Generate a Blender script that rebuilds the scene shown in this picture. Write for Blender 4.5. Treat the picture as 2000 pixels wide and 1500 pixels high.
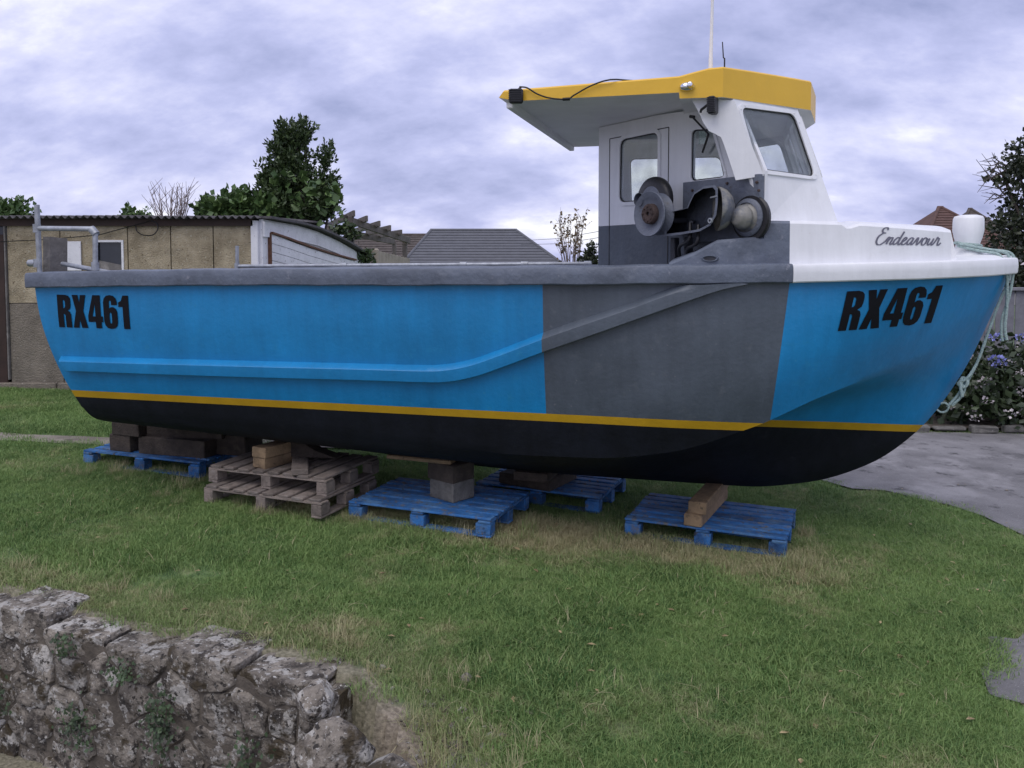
import bpy, bmesh, math, random
import numpy as np
from mathutils import Vector, Matrix
from mathutils.geometry import tessellate_polygon

# ------------------------------------------------------------------ camera, sky, sun, exposure
scene = bpy.context.scene
for o in list(bpy.data.objects):
    bpy.data.objects.remove(o)
COL = scene.collection
random.seed(7)
rng = np.random.default_rng(11)

EYE = Vector((0.0, 0.0, 2.16))
PITCH = math.radians(3.0)
FPX, CY = 1600.0, 594.0          # focal length and optical centre in photo pixels (2000 x 1500)
cam_d = bpy.data.cameras.new("camera")
cam = bpy.data.objects.new("camera", cam_d)
COL.objects.link(cam)
cam.location = EYE
cam.rotation_euler = (math.radians(90) - PITCH, 0, 0)
cam_d.sensor_width = 36.0
cam_d.lens = 36.0 * FPX / 2000.0
cam_d.shift_y = -(750.0 - CY) / 2000.0
cam_d.clip_start = 0.05
cam_d.clip_end = 2000
scene.camera = cam
scene.render.resolution_x = 1024
scene.render.resolution_y = 768

SUN_EL, SUN_AZ = math.radians(62), math.radians(205)     # soft light from behind and left of the camera
sun_d = bpy.data.lights.new("sun", 'SUN')
sun = bpy.data.objects.new("sun", sun_d)
COL.objects.link(sun)
sun_d.energy = 1.5
sun_d.angle = math.radians(60)
sun_d.color = (1.0, 0.95, 0.87)
sd = Vector((math.sin(SUN_AZ) * math.cos(SUN_EL), math.cos(SUN_AZ) * math.cos(SUN_EL), math.sin(SUN_EL)))
sun.rotation_euler = sd.to_track_quat('Z', 'Y').to_euler()

world = bpy.data.worlds.new("World")
scene.world = world
world.use_nodes = True
wt = world.node_tree
wt.nodes.clear()
def wn(t, **k):
    n = wt.nodes.new(t)
    for a, b in k.items():
        setattr(n, a, b)
    return n
wl = wt.links.new
w_out = wn('ShaderNodeOutputWorld')
w_bg = wn('ShaderNodeBackground')
w_bg.inputs['Strength'].default_value = 0.1
sky = wn('ShaderNodeTexSky')
sky.sky_type = 'NISHITA'
sky.sun_disc = False
sky.sun_elevation = SUN_EL
sky.sun_rotation = SUN_AZ
sky.air_density = 1.0
sky.dust_density = 3.0
tc = wn('ShaderNodeTexCoord')
sep = wn('ShaderNodeSeparateXYZ')
wl(tc.outputs['Generated'], sep.inputs[0])
zc = wn('ShaderNodeMath', operation='MAXIMUM'); wl(sep.outputs['Z'], zc.inputs[0]); zc.inputs[1].default_value = 0.0
za = wn('ShaderNodeMath', operation='ADD'); wl(zc.outputs[0], za.inputs[0]); za.inputs[1].default_value = 0.55
dx = wn('ShaderNodeMath', operation='DIVIDE'); wl(sep.outputs['X'], dx.inputs[0]); wl(za.outputs[0], dx.inputs[1])
dy = wn('ShaderNodeMath', operation='DIVIDE'); wl(sep.outputs['Y'], dy.inputs[0]); wl(za.outputs[0], dy.inputs[1])
cmb = wn('ShaderNodeCombineXYZ'); wl(dx.outputs[0], cmb.inputs[0]); wl(dy.outputs[0], cmb.inputs[1])
mp = wn('ShaderNodeMapping'); wl(cmb.outputs[0], mp.inputs[0])
mp.inputs['Rotation'].default_value = (0, 0, 0.5)
mp.inputs['Location'].default_value = (1.3, 4.2, 0)
mp.inputs['Scale'].default_value = (0.8, 1.25, 1)
n1 = wn('ShaderNodeTexNoise'); wl(mp.outputs[0], n1.inputs['Vector'])
n1.inputs['Scale'].default_value = 1.9; n1.inputs['Detail'].default_value = 9; n1.inputs['Roughness'].default_value = 0.5; n1.inputs['Distortion'].default_value = 0.25
n2 = wn('ShaderNodeTexNoise'); wl(mp.outputs[0], n2.inputs['Vector'])
n2.inputs['Scale'].default_value = 5.5; n2.inputs['Detail'].default_value = 7; n2.inputs['Roughness'].default_value = 0.6
mx = wn('ShaderNodeMix', data_type='FLOAT'); mx.inputs['Factor'].default_value = 0.38
wl(n1.outputs['Fac'], mx.inputs['A']); wl(n2.outputs['Fac'], mx.inputs['B'])
rp = wn('ShaderNodeValToRGB'); wl(mx.outputs['Result'], rp.inputs[0])
e = rp.color_ramp.elements
e[0].position = 0.36; e[0].color = (2.9, 3.3, 5.6, 1)
e[1].position = 0.475; e[1].color = (5.2, 5.5, 8.4, 1)
x = rp.color_ramp.elements.new(0.545); x.color = (7.3, 7.45, 9.9, 1)
x = rp.color_ramp.elements.new(0.605); x.color = (10.2, 10.3, 11.1, 1)
cov = wn('ShaderNodeMix', data_type='RGBA'); cov.inputs['Factor'].default_value = 0.93
wl(sky.outputs[0], cov.inputs['A']); wl(rp.outputs[0], cov.inputs['B'])
wl(cov.outputs['Result'], w_bg.inputs['Color'])
wl(w_bg.outputs[0], w_out.inputs['Surface'])

scene.view_settings.view_transform = 'Standard'
scene.view_settings.look = 'None'
scene.view_settings.gamma = 1.0
scene.view_settings.exposure = 0.15
scene.render.engine = 'CYCLES'

# ------------------------------------------------------------------ pixel helpers (direction only; the distance comes from a plane)
AX_R = Vector((1, 0, 0))
AX_F = Vector((0, math.cos(PITCH), -math.sin(PITCH)))
AX_U = Vector((0, math.sin(PITCH), math.cos(PITCH)))
def ray(px, py):
    return AX_F + AX_R * ((px - 1000) / FPX) + AX_U * ((CY - py) / FPX)
def at(px, py, Y):
    r = ray(px, py)
    return EYE + r * (Y / r.y)
def pix_plane(px, py, p0, n):
    r = ray(px, py)
    return EYE + r * ((p0 - EYE).dot(n) / r.dot(n))

# ------------------------------------------------------------------ materials
def mat(name, col, rough=0.6, var=0.12, vscale=3.0, bump=0.0, bscale=40.0, metal=0.0, col2=None, spots=None, coords='Object', spec=0.5, detail=6, bdist=0.01, objvar=0.0, streak=0.0):
    """Principled paint / stone / timber: base colour broken up by noise, optional second colour and spots, fine bump."""
    m = bpy.data.materials.new(name)
    m.use_nodes = True
    t = m.node_tree
    b = t.nodes['Principled BSDF']
    b.inputs['Roughness'].default_value = rough
    b.inputs['Metallic'].default_value = metal
    b.inputs['Specular IOR Level'].default_value = spec
    c = t.nodes.new('ShaderNodeTexCoord')
    vec = c.outputs[coords]
    oi = None
    if objvar:                                    # every piece gets its own patch of the pattern and its own shade
        oi = t.nodes.new('ShaderNodeObjectInfo')
        om = t.nodes.new('ShaderNodeMath'); om.operation = 'MULTIPLY'; t.links.new(oi.outputs['Random'], om.inputs[0]); om.inputs[1].default_value = 37.0
        oc = t.nodes.new('ShaderNodeVectorMath'); oc.operation = 'ADD'
        t.links.new(vec, oc.inputs[0]); t.links.new(om.outputs[0], oc.inputs[1])
        vec = oc.outputs[0]
    n = t.nodes.new('ShaderNodeTexNoise')
    n.inputs['Scale'].default_value = vscale
    n.inputs['Detail'].default_value = detail
    n.inputs['Roughness'].default_value = 0.62
    t.links.new(vec, n.inputs['Vector'])
    r = t.nodes.new('ShaderNodeValToRGB')
    t.links.new(n.outputs['Fac'], r.inputs[0])
    lo = [max(0, x * (1 - var)) for x in col]
    hi = [min(1, x * (1 + var)) for x in (col2 or col)]
    r.color_ramp.elements[0].position = 0.32
    r.color_ramp.elements[0].color = (*lo, 1)
    r.color_ramp.elements[1].position = 0.68
    r.color_ramp.elements[1].color = (*hi, 1)
    out = r.outputs[0]
    if spots:
        for (sc, thr, scol, soft) in spots:
            n2 = t.nodes.new('ShaderNodeTexNoise')
            n2.inputs['Scale'].default_value = sc
            n2.inputs['Detail'].default_value = 5
            n2.inputs['Roughness'].default_value = 0.65
            mpn = t.nodes.new('ShaderNodeMapping')
            mpn.inputs['Location'].default_value = (sc * 1.7, 3.1 * thr, 5.2)
            t.links.new(vec, mpn.inputs[0])
            t.links.new(mpn.outputs[0], n2.inputs['Vector'])
            mr = t.nodes.new('ShaderNodeMapRange')
            mr.inputs['From Min'].default_value = thr
            mr.inputs['From Max'].default_value = thr + soft
            t.links.new(n2.outputs['Fac'], mr.inputs[0])
            mi = t.nodes.new('ShaderNodeMix'); mi.data_type = 'RGBA'
            t.links.new(mr.outputs[0], mi.inputs['Factor'])
            t.links.new(out, mi.inputs['A'])
            mi.inputs['B'].default_value = (*scol, 1)
            out = mi.outputs['Result']
    def dim(col_out, fac_out, lo_, hi_):
        mr_ = t.nodes.new('ShaderNodeMapRange'); t.links.new(fac_out, mr_.inputs[0])
        mr_.inputs['From Min'].default_value = 0.3 if fac_out.name == 'Fac' else 0.0
        mr_.inputs['From Max'].default_value = 0.7 if fac_out.name == 'Fac' else 1.0
        mr_.inputs['To Min'].default_value = lo_; mr_.inputs['To Max'].default_value = hi_
        vm = t.nodes.new('ShaderNodeVectorMath'); vm.operation = 'SCALE'
        t.links.new(col_out, vm.inputs[0]); t.links.new(mr_.outputs[0], vm.inputs['Scale'])
        return vm.outputs[0]
    if objvar:
        out = dim(out, oi.outputs['Random'], 1 - objvar, 1 + objvar)
    if streak:
        ms = t.nodes.new('ShaderNodeMapping'); ms.inputs['Scale'].default_value = (9, 9, 0.8); t.links.new(vec, ms.inputs[0])
        ns = t.nodes.new('ShaderNodeTexNoise'); ns.inputs['Scale'].default_value = 1.0; ns.inputs['Detail'].default_value = 7; ns.inputs['Roughness'].default_value = 0.7
        t.links.new(ms.outputs[0], ns.inputs['Vector'])
        out = dim(out, ns.outputs['Fac'], 1 - streak, 1 + streak)
    t.links.new(out, b.inputs['Base Color'])
    if bump:
        n3 = t.nodes.new('ShaderNodeTexNoise')
        n3.inputs['Scale'].default_value = bscale
        n3.inputs['Detail'].default_value = 5
        t.links.new(vec, n3.inputs['Vector'])
        bp = t.nodes.new('ShaderNodeBump')
        bp.inputs['Strength'].default_value = bump
        bp.inputs['Distance'].default_value = bdist
        t.links.new(n3.outputs['Fac'], bp.inputs['Height'])
        t.links.new(bp.outputs[0], b.inputs['Normal'])
    return m

M = {}
M['blue'] = mat('hull_blue_paint', (0.007, 0.205, 0.46), 0.38, 0.13, 1.6, 0.25, 26, spots=[(9, 0.6, (0.014, 0.225, 0.45), 0.15), (30, 0.66, (0.03, 0.24, 0.44), 0.08), (1.3, 0.60, (0.012, 0.19, 0.42), 0.2)], streak=0.10)
M['grey'] = mat('hull_grey_paint', (0.074, 0.091, 0.114), 0.5, 0.16, 2.5, 0.3, 30, spots=[(7, 0.58, (0.105, 0.12, 0.14), 0.2), (26, 0.66, (0.14, 0.15, 0.17), 0.08)], streak=0.12)
M['gunwale'] = mat('gunwale_grey_paint', (0.098, 0.117, 0.155), 0.55, 0.22, 4, 0.7, 22, spots=[(6, 0.56, (0.14, 0.16, 0.2), 0.15), (16, 0.62, (0.2, 0.21, 0.25), 0.12)])
M['yellowline'] = mat('yellow_line_paint', (0.50, 0.29, 0.012), 0.45, 0.1, 5, 0.2, 30)
M['black'] = mat('antifoul_black', (0.007, 0.0085, 0.014), 0.7, 0.25, 3, 0.35, 24, spots=[(5, 0.6, (0.016, 0.017, 0.022), 0.2)], spec=0.25, streak=0.3)
M['white'] = mat('white_gelcoat', (0.74, 0.75, 0.77), 0.4, 0.05, 2.2, 0.15, 20, spots=[(4, 0.62, (0.62, 0.62, 0.62), 0.25), (34, 0.70, (0.5, 0.47, 0.42), 0.06)], streak=0.06)
M['roofyellow'] = mat('yellow_roof_paint', (0.74, 0.44, 0.03), 0.42, 0.06, 2, 0.15, 22)
M['soffit'] = mat('soffit_grey_white', (0.80, 0.80, 0.81), 0.6, 0.08, 2.5, 0.2, 20)
M['letter'] = mat('black_vinyl', (0.004, 0.004, 0.007), 0.6, 0.2, 6, spec=0.2)
M['script'] = mat('grey_vinyl', (0.13, 0.13, 0.17), 0.5, 0.1, 6)
M['galv'] = mat('galvanised_tube', (0.33, 0.35, 0.38), 0.5, 0.25, 14, 0.2, 60, metal=0.55, spots=[(20, 0.62, (0.28, 0.27, 0.26), 0.15)])
M['castgrey'] = mat('cast_grey_paint', (0.115, 0.13, 0.165), 0.5, 0.2, 8, 0.5, 45, spots=[(16, 0.62, (0.08, 0.075, 0.075), 0.12)])
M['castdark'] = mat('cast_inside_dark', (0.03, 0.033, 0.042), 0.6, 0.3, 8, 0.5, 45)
M['brass'] = mat('worn_drum_metal', (0.24, 0.235, 0.215), 0.5, 0.2, 9, 0.3, 40, metal=0.15, spots=[(7, 0.48, (0.11, 0.12, 0.145), 0.12), (14, 0.57, (0.06, 0.055, 0.045), 0.15)])
M['rust'] = mat('rusty_hub', (0.055, 0.036, 0.032), 0.8, 0.3, 16, 0.6, 60)
M['rubber'] = mat('black_rubber', (0.012, 0.012, 0.014), 0.42, 0.2, 10, 0.3, 50)
M['blackplastic'] = mat('black_plastic', (0.015, 0.015, 0.018), 0.45, 0.2, 10)
M['chrome'] = mat('chrome', (0.75, 0.76, 0.8), 0.15, 0.05, 5, metal=1.0)
M['rope'] = mat('pale_green_rope', (0.36, 0.47, 0.45), 0.85, 0.25, 60, 1.0, 130)
M['palletblue'] = mat('blue_pallet_paint', (0.014, 0.075, 0.22), 0.8, 0.35, 7, 0.7, 60, col2=(0.02, 0.115, 0.31), spots=[(5, 0.48, (0.08, 0.18, 0.33), 0.2), (11, 0.57, (0.12, 0.115, 0.11), 0.12), (26, 0.58, (0.10, 0.085, 0.065), 0.08), (8, 0.6, (0.018, 0.024, 0.035), 0.1)], objvar=0.3)
M['palletwood'] = mat('weathered_pallet_wood', (0.20, 0.165, 0.14), 0.85, 0.3, 9, 0.8, 70, spots=[(14, 0.57, (0.10, 0.085, 0.07), 0.12), (5, .55, (.27, .24, .22), .2)], objvar=0.22)
M['timber'] = mat('raw_timber', (0.24, 0.165, 0.095), 0.8, 0.25, 11, 0.6, 60, spots=[(9, 0.56, (0.12, 0.085, 0.055), 0.15), (30, 0.6, (0.08, 0.06, 0.04), 0.08)], objvar=0.15)
M['timberdark'] = mat('shade_dark_timber', (0.055, 0.042, 0.033), 0.9, 0.35, 11, 0.8, 60, spots=[(9, .58, (.10, .08, .06), .15)], objvar=0.25)  # shade under the hull is put into this dark timber colour
M['blockstone'] = mat('old_concrete_block', (0.13, 0.125, 0.115), 0.9, 0.3, 12, 0.9, 50, spots=[(20, 0.62, (0.3, 0.29, 0.27), 0.1)])
M['glass'] = None
def glass_mat():
    m = bpy.data.materials.new('window_glass'); m.use_nodes = True
    t = m.node_tree; t.nodes.clear()
    o = t.nodes.new('ShaderNodeOutputMaterial')
    tr = t.nodes.new('ShaderNodeBsdfTransparent'); tr.inputs[0].default_value = (0.93, 0.95, 0.955, 1)
    df = t.nodes.new('ShaderNodeBsdfDiffuse'); df.inputs[0].default_value = (0.35, 0.38, 0.38, 1)
    gl = t.nodes.new('ShaderNodeBsdfGlossy'); gl.inputs['Roughness'].default_value = 0.06
    lw = t.nodes.new('ShaderNodeLayerWeight'); lw.inputs[0].default_value = 0.5
    pw = t.nodes.new('ShaderNodeMath'); pw.operation = 'POWER'; t.links.new(lw.outputs['Facing'], pw.inputs[0]); pw.inputs[1].default_value = 4
    fr = t.nodes.new('ShaderNodeMath'); fr.operation = 'MULTIPLY_ADD'; t.links.new(pw.outputs[0], fr.inputs[0]); fr.inputs[1].default_value = 0.8; fr.inputs[2].default_value = 0.04
    nz = t.nodes.new('ShaderNodeTexNoise'); nz.inputs['Scale'].default_value = 5; nz.inputs['Detail'].default_value = 6
    c = t.nodes.new('ShaderNodeTexCoord'); t.links.new(c.outputs['Object'], nz.inputs['Vector'])
    mr = t.nodes.new('ShaderNodeMapRange'); mr.inputs['From Min'].default_value = 0.45; mr.inputs['From Max'].default_value = 0.75
    mr.inputs['To Min'].default_value = 0.06; mr.inputs['To Max'].default_value = 0.22
    t.links.new(nz.outputs['Fac'], mr.inputs[0])
    a = t.nodes.new('ShaderNodeMixShader'); t.links.new(mr.outputs[0], a.inputs[0]); t.links.new(tr.outputs[0], a.inputs[1]); t.links.new(df.outputs[0], a.inputs[2])
    b = t.nodes.new('ShaderNodeMixShader'); t.links.new(fr.outputs[0], b.inputs[0]); t.links.new(a.outputs[0], b.inputs[1]); t.links.new(gl.outputs[0], b.inputs[2])
    t.links.new(b.outputs[0], o.inputs['Surface'])
    return m
M['glass'] = glass_mat()

# ------------------------------------------------------------------ mesh helpers
def link_mesh(name, me, mats, parent=None):
    o = bpy.data.objects.new(name, me)
    for m in (mats if isinstance(mats, (list, tuple)) else [mats]):
        me.materials.append(M[m] if isinstance(m, str) else m)
    COL.objects.link(o)
    if parent is not None:
        o.parent = parent
    return o
def finish(bm, name, mats, parent=None, smooth=None, recalc=True):
    """bmesh -> object; smooth = angle in degrees below which edges are shaded smooth."""
    if recalc:
        bmesh.ops.recalc_face_normals(bm, faces=bm.faces)
    if smooth is not None:
        a = math.radians(smooth)
        for f in bm.faces:
            f.smooth = True
        for ed in bm.edges:
            ed.smooth = len(ed.link_faces) == 2 and ed.calc_face_angle(0) < a
    me = bpy.data.meshes.new(name)
    bm.to_mesh(me)
    bm.free()
    return link_mesh(name, me, mats, parent)
def tag(o, label, cat, group=None, kind=None):
    if label: o['label'] = label
    if cat: o['category'] = cat
    if group: o['group'] = group
    if kind: o['kind'] = kind
    return o
def empty(name, loc=(0, 0, 0), rz=0.0):
    o = bpy.data.objects.new(name, None)
    o.location = loc
    o.rotation_euler = (0, 0, rz)
    o.empty_display_size = 0.2
    COL.objects.link(o)
    return o
def add_box(bm, c, size, rot=None, bevel=0.0, mi=0, jitter=0.0):
    mx_ = Matrix.Translation(Vector(c))
    if rot is not None:
        mx_ = mx_ @ (rot if isinstance(rot, Matrix) else Matrix.Rotation(rot, 4, 'Z'))
    r = bmesh.ops.create_cube(bm, size=1.0, matrix=mx_ @ Matrix.Diagonal((*size, 1)))
    vs = r['verts']
    fs = list({f for v in vs for f in v.link_faces})
    for f in fs: f.material_index = mi
    if jitter:
        for v in vs:
            v.co += Vector((random.uniform(-jitter, jitter), random.uniform(-jitter, jitter), random.uniform(-jitter, jitter)))
    if bevel:
        es = list({e_ for v in vs for e_ in v.link_edges})
        bmesh.ops.bevel(bm, geom=es, offset=bevel, segments=1, affect='EDGES', profile=0.5)
    return vs
def beam(bm, a, b, w, h, bevel=0.0, up=Vector((0, 0, 1)), mi=0):
    a, b = Vector(a), Vector(b)
    d = (b - a); L = d.length; d.normalize()
    s = d.cross(up)
    if s.length < 1e-4: s = Vector((1, 0, 0))
    s.normalize(); u_ = s.cross(d)
    rot = Matrix((d, s, u_)).transposed().to_4x4()
    return add_box(bm, (a + b) / 2, (L, w, h), rot, bevel, mi)
def add_tube(bm, pts, r, seg=8, caps=True, mi=0):
    pts = [Vector(p) for p in pts]
    rs = r if isinstance(r, (list, tuple)) else [r] * len(pts)
    rings = []
    prev = None
    for i, p in enumerate(pts):
        d = (pts[min(i + 1, len(pts) - 1)] - pts[max(i - 1, 0)])
        if d.length < 1e-9: d = Vector((0, 0, 1))
        d.normalize()
        if prev is None:
            s = d.orthogonal().normalized()
        else:
            s = (prev - d * prev.dot(d))
            s = s.normalized() if s.length > 1e-6 else d.orthogonal().normalized()
        prev = s
        t_ = d.cross(s)
        rings.append([bm.verts.new(p + (s * math.cos(2 * math.pi * k / seg) + t_ * math.sin(2 * math.pi * k / seg)) * rs[i]) for k in range(seg)])
    for a, b in zip(rings, rings[1:]):
        for k in range(seg):
            f = bm.faces.new((a[k], a[(k + 1) % seg], b[(k + 1) % seg], b[k])); f.material_index = mi
    if caps:
        f = bm.faces.new(rings[0][::-1]); f.material_index = mi
        f = bm.faces.new(rings[-1]); f.material_index = mi
def add_lathe(bm, prof, mx_=Matrix.Identity(4), seg=32, mi=0, sweep=2 * math.pi, start=0.0, closed_prof=False):
    """prof: (radius, height) pairs turned about local Z."""
    full = abs(sweep - 2 * math.pi) < 1e-6
    n = seg if full else seg + 1
    rings = []
    for (r, z) in prof:
        if r < 1e-6 and full:
            rings.append([bm.verts.new(mx_ @ Vector((0, 0, z)))])
        else:
            rings.append([bm.verts.new(mx_ @ Vector((r * math.cos(start + sweep * k / seg), r * math.sin(start + sweep * k / seg), z))) for k in range(n)])
    pairs = list(zip(rings, rings[1:]))
    if closed_prof: pairs.append((rings[-1], rings[0]))
    for a, b in pairs:
        for k in range(seg):
            k2 = (k + 1) % n
            if len(a) == 1 and len(b) == 1: continue
            if len(a) == 1: f = bm.faces.new((a[0], b[k], b[k2]))
            elif len(b) == 1: f = bm.faces.new((a[k], a[k2], b[0]))
            else: f = bm.faces.new((a[k], a[k2], b[k2], b[k]))
            f.material_index = mi
def catmull(pts, n=8):
    pts = [np.array(p, float) for p in pts]
    P = [2 * pts[0] - pts[1]] + pts + [2 * pts[-1] - pts[-2]]
    out = []
    for i in range(1, len(P) - 2):
        for k in range(n):
            t = k / n
            out.append(0.5 * ((2 * P[i]) + (-P[i - 1] + P[i + 1]) * t + (2 * P[i - 1] - 5 * P[i] + 4 * P[i + 1] - P[i + 2]) * t * t + (-P[i - 1] + 3 * P[i] - 3 * P[i + 1] + P[i + 2]) * t ** 3))
    out.append(pts[-1])
    return out
def pchip(xs, ys, x):
    xs, ys = np.array(xs, float), np.array(ys, float)
    h = np.diff(xs); dl = np.diff(ys) / h
    d = np.zeros_like(ys)
    for i in range(1, len(xs) - 1):
        if dl[i - 1] * dl[i] > 0:
            w1, w2 = 2 * h[i] + h[i - 1], h[i] + 2 * h[i - 1]
            d[i] = (w1 + w2) / (w1 / dl[i - 1] + w2 / dl[i])
    d[0], d[-1] = dl[0], dl[-1]
    i = np.clip(np.searchsorted(xs, x) - 1, 0, len(h) - 1)
    t = (x - xs[i]) / h[i]
    return ((1 + 2 * t) * (1 - t) ** 2 * ys[i] + t * (1 - t) ** 2 * h[i] * d[i] + t * t * (3 - 2 * t) * ys[i + 1] + t * t * (t - 1) * h[i] * d[i + 1])
def rrect(x0, y0, x1, y1, r, n=5, skew=0.0):
    """rounded rectangle outline, optional horizontal skew of the top edge."""
    out = []
    for cx, cy, a0 in ((x1 - r, y1 - r, 0), (x0 + r, y1 - r, 90), (x0 + r, y0 + r, 180), (x1 - r, y0 + r, 270)):
        for k in range(n + 1):
            a = math.radians(a0 + 90 * k / n)
            out.append((cx + r * math.cos(a), cy + r * math.sin(a)))
    return [(px + skew * (py - y0) / (y1 - y0), py) for px, py in out]
def round_poly(pts, r, n=4):
    """round the corners of a convex-ish polygon."""
    out = []
    m = len(pts)
    for i in range(m):
        p = Vector(pts[i]).to_2d(); a = Vector(pts[i - 1]).to_2d(); b = Vector(pts[(i + 1) % m]).to_2d()
        da = (a - p); db = (b - p)
        ra = min(r, da.length * .45, db.length * .45)
        s = p + da.normalized() * ra; e_ = p + db.normalized() * ra
        for k in range(n + 1):
            t = k / n
            q = s * (1 - t) ** 2 + p * 2 * t * (1 - t) + e_ * t * t
            out.append((q.x, q.y))
    return out
def add_sheet(bm, outer, holes, fn, thick=0.0, nrm=None, mi=0, mi_side=None):
    """flat polygon with holes mapped through fn(s,t)->Vector; thick pushes a back skin along -nrm."""
    loops = [outer] + list(holes)
    tris = tessellate_polygon([[Vector((p[0], p[1], 0)) for p in l] for l in loops])
    flat = [p for l in loops for p in l]
    fv = [bm.verts.new(fn(*p)) for p in flat]
    for t in tris:
        try:
            f = bm.faces.new([fv[i] for i in t]); f.material_index = mi
        except ValueError:
            pass
    if thick:
        nv = Vector(nrm)
        bv = [bm.verts.new(v.co - nv * thick) for v in fv]
        for t in tris:
            try:
                f = bm.faces.new([bv[i] for i in reversed(t)]); f.material_index = mi
            except ValueError:
                pass
        k = 0
        for l in loops:
            n = len(l)
            for i in range(n):
                a, b = k + i, k + (i + 1) % n
                f = bm.faces.new((fv[a], fv[b], bv[b], bv[a])); f.material_index = mi if mi_side is None else mi_side
            k += n
    return fv
def quad_fn(bl, br, tr, tl):
    bl, br, tr, tl = map(Vector, (bl, br, tr, tl))
    return lambda s, t: (bl * (1 - s) + br * s) * (1 - t) + (tl * (1 - s) + tr * s) * t
def mesh_from_arrays(name, V, Fs, mats, parent=None, attrs=None, smooth=False):
    me = bpy.data.meshes.new(name)
    V = np.asarray(V, np.float32); Fs = np.asarray(Fs, np.int32)
    n, k = Fs.shape
    me.vertices.add(len(V)); me.vertices.foreach_set('co', V.ravel())
    me.loops.add(n * k); me.loops.foreach_set('vertex_index', Fs.ravel())
    me.polygons.add(n)
    me.polygons.foreach_set('loop_start', np.arange(0, n * k, k, dtype=np.int32))
    me.polygons.foreach_set('loop_total', np.full(n, k, np.int32))
    if smooth: me.polygons.foreach_set('use_smooth', np.ones(n, bool))
    if attrs:
        for an, av in attrs.items():
            a = me.attributes.new(an, 'FLOAT', 'POINT'); a.data.foreach_set('value', np.asarray(av, np.float32))
    me.update(calc_edges=True)
    me.validate()
    return link_mesh(name, me, mats, parent)

# ------------------------------------------------------------------ ground
def sstep(a, b, x):
    t = np.clip((x - a) / (b - a), 0, 1)
    return t * t * (3 - 2 * t)
def vnoise(x, y, s, seed=0):
    """cheap smooth noise for arrays, about -1..1"""
    r = np.random.default_rng(seed)
    v = 0
    for k in range(5):
        a = r.uniform(0, 2 * math.pi); f = s * r.uniform(0.7, 1.5); p = r.uniform(0, 6.28)
        b = r.uniform(0, 2 * math.pi); g_ = s * r.uniform(0.7, 1.5); q = r.uniform(0, 6.28)
        v = v + np.sin((x * math.cos(a) + y * math.sin(a)) * f + p) * np.cos((x * math.cos(b) + y * math.sin(b)) * g_ + q)
    return v / 2.4
WALL_A = np.array([-3.15, 4.82]); WALL_B = np.array([-0.92, 3.93]); WALL_C = np.array([-0.50, 3.35])
wdir = (WALL_B - WALL_A) / np.linalg.norm(WALL_B - WALL_A)
wnor = np.array([wdir[1], -wdir[0]])          # towards the camera
if wnor[1] > 0: wnor = -wnor
wdir2 = (WALL_C - WALL_B) / np.linalg.norm(WALL_C - WALL_B)
wnor2 = np.array([wdir2[1], -wdir2[0]])
if wnor2[0] > 0: wnor2 = -wnor2
ROAD_Z = -0.78
def front_dist(x, y):
    """> 0 in front of (below) the retaining wall, < 0 on the lawn"""
    d1 = (x - WALL_A[0]) * wnor[0] + (y - WALL_A[1]) * wnor[1]
    d2 = (x - WALL_B[0]) * wnor2[0] + (y - WALL_B[1]) * wnor2[1]
    return np.minimum(d1, d2)
def gz(x, y):
    x = np.asarray(x, float); y = np.asarray(y, float)
    t = 1.8 - x
    z = np.where(t > 0, 0.035 * np.minimum(t, 9.0), 0.012 * np.maximum(t, -6))
    z = z - 0.045 * np.clip(5.0 - y, 0, 3)
    z = z + 0.012 * vnoise(x, y, 1.1, 3) + 0.004 * vnoise(x, y, 5, 4)
    f = front_dist(x, y)
    # worn dirt bank by the end of the wall
    bank = np.exp(-(((x + 0.42) / 0.30) ** 2 + ((y - 3.62) / 0.34) ** 2))
    z = z - 0.13 * bank
    z = z - 0.075 * sstep(-1.3, -0.25, f) * sstep(-0.9, -2.6, x)
    return np.where(f > -0.16, ROAD_Z, z)
def gzf(x, y):
    return float(gz(x, y))

xs = np.unique(np.concatenate([np.linspace(-400, -30, 12), np.linspace(-30, -9, 22), np.arange(-9, 8, 0.06), np.linspace(8, 30, 23), np.linspace(30, 400, 12)]))
ys = np.unique(np.concatenate([np.linspace(-40, 1.5, 12), np.arange(1.5, 7.0, 0.05), np.arange(7, 14, 0.14), np.linspace(14, 40, 20), np.linspace(40, 900, 20)]))
GX, GY = np.meshgrid(xs, ys)
GZ = gz(GX, GY)
nx, ny = len(xs), len(ys)
idx = np.arange(nx * ny).reshape(ny, nx)
F4 = np.stack([idx[:-1, :-1], idx[:-1, 1:], idx[1:, 1:], idx[1:, :-1]], -1).reshape(-1, 4)
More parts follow.
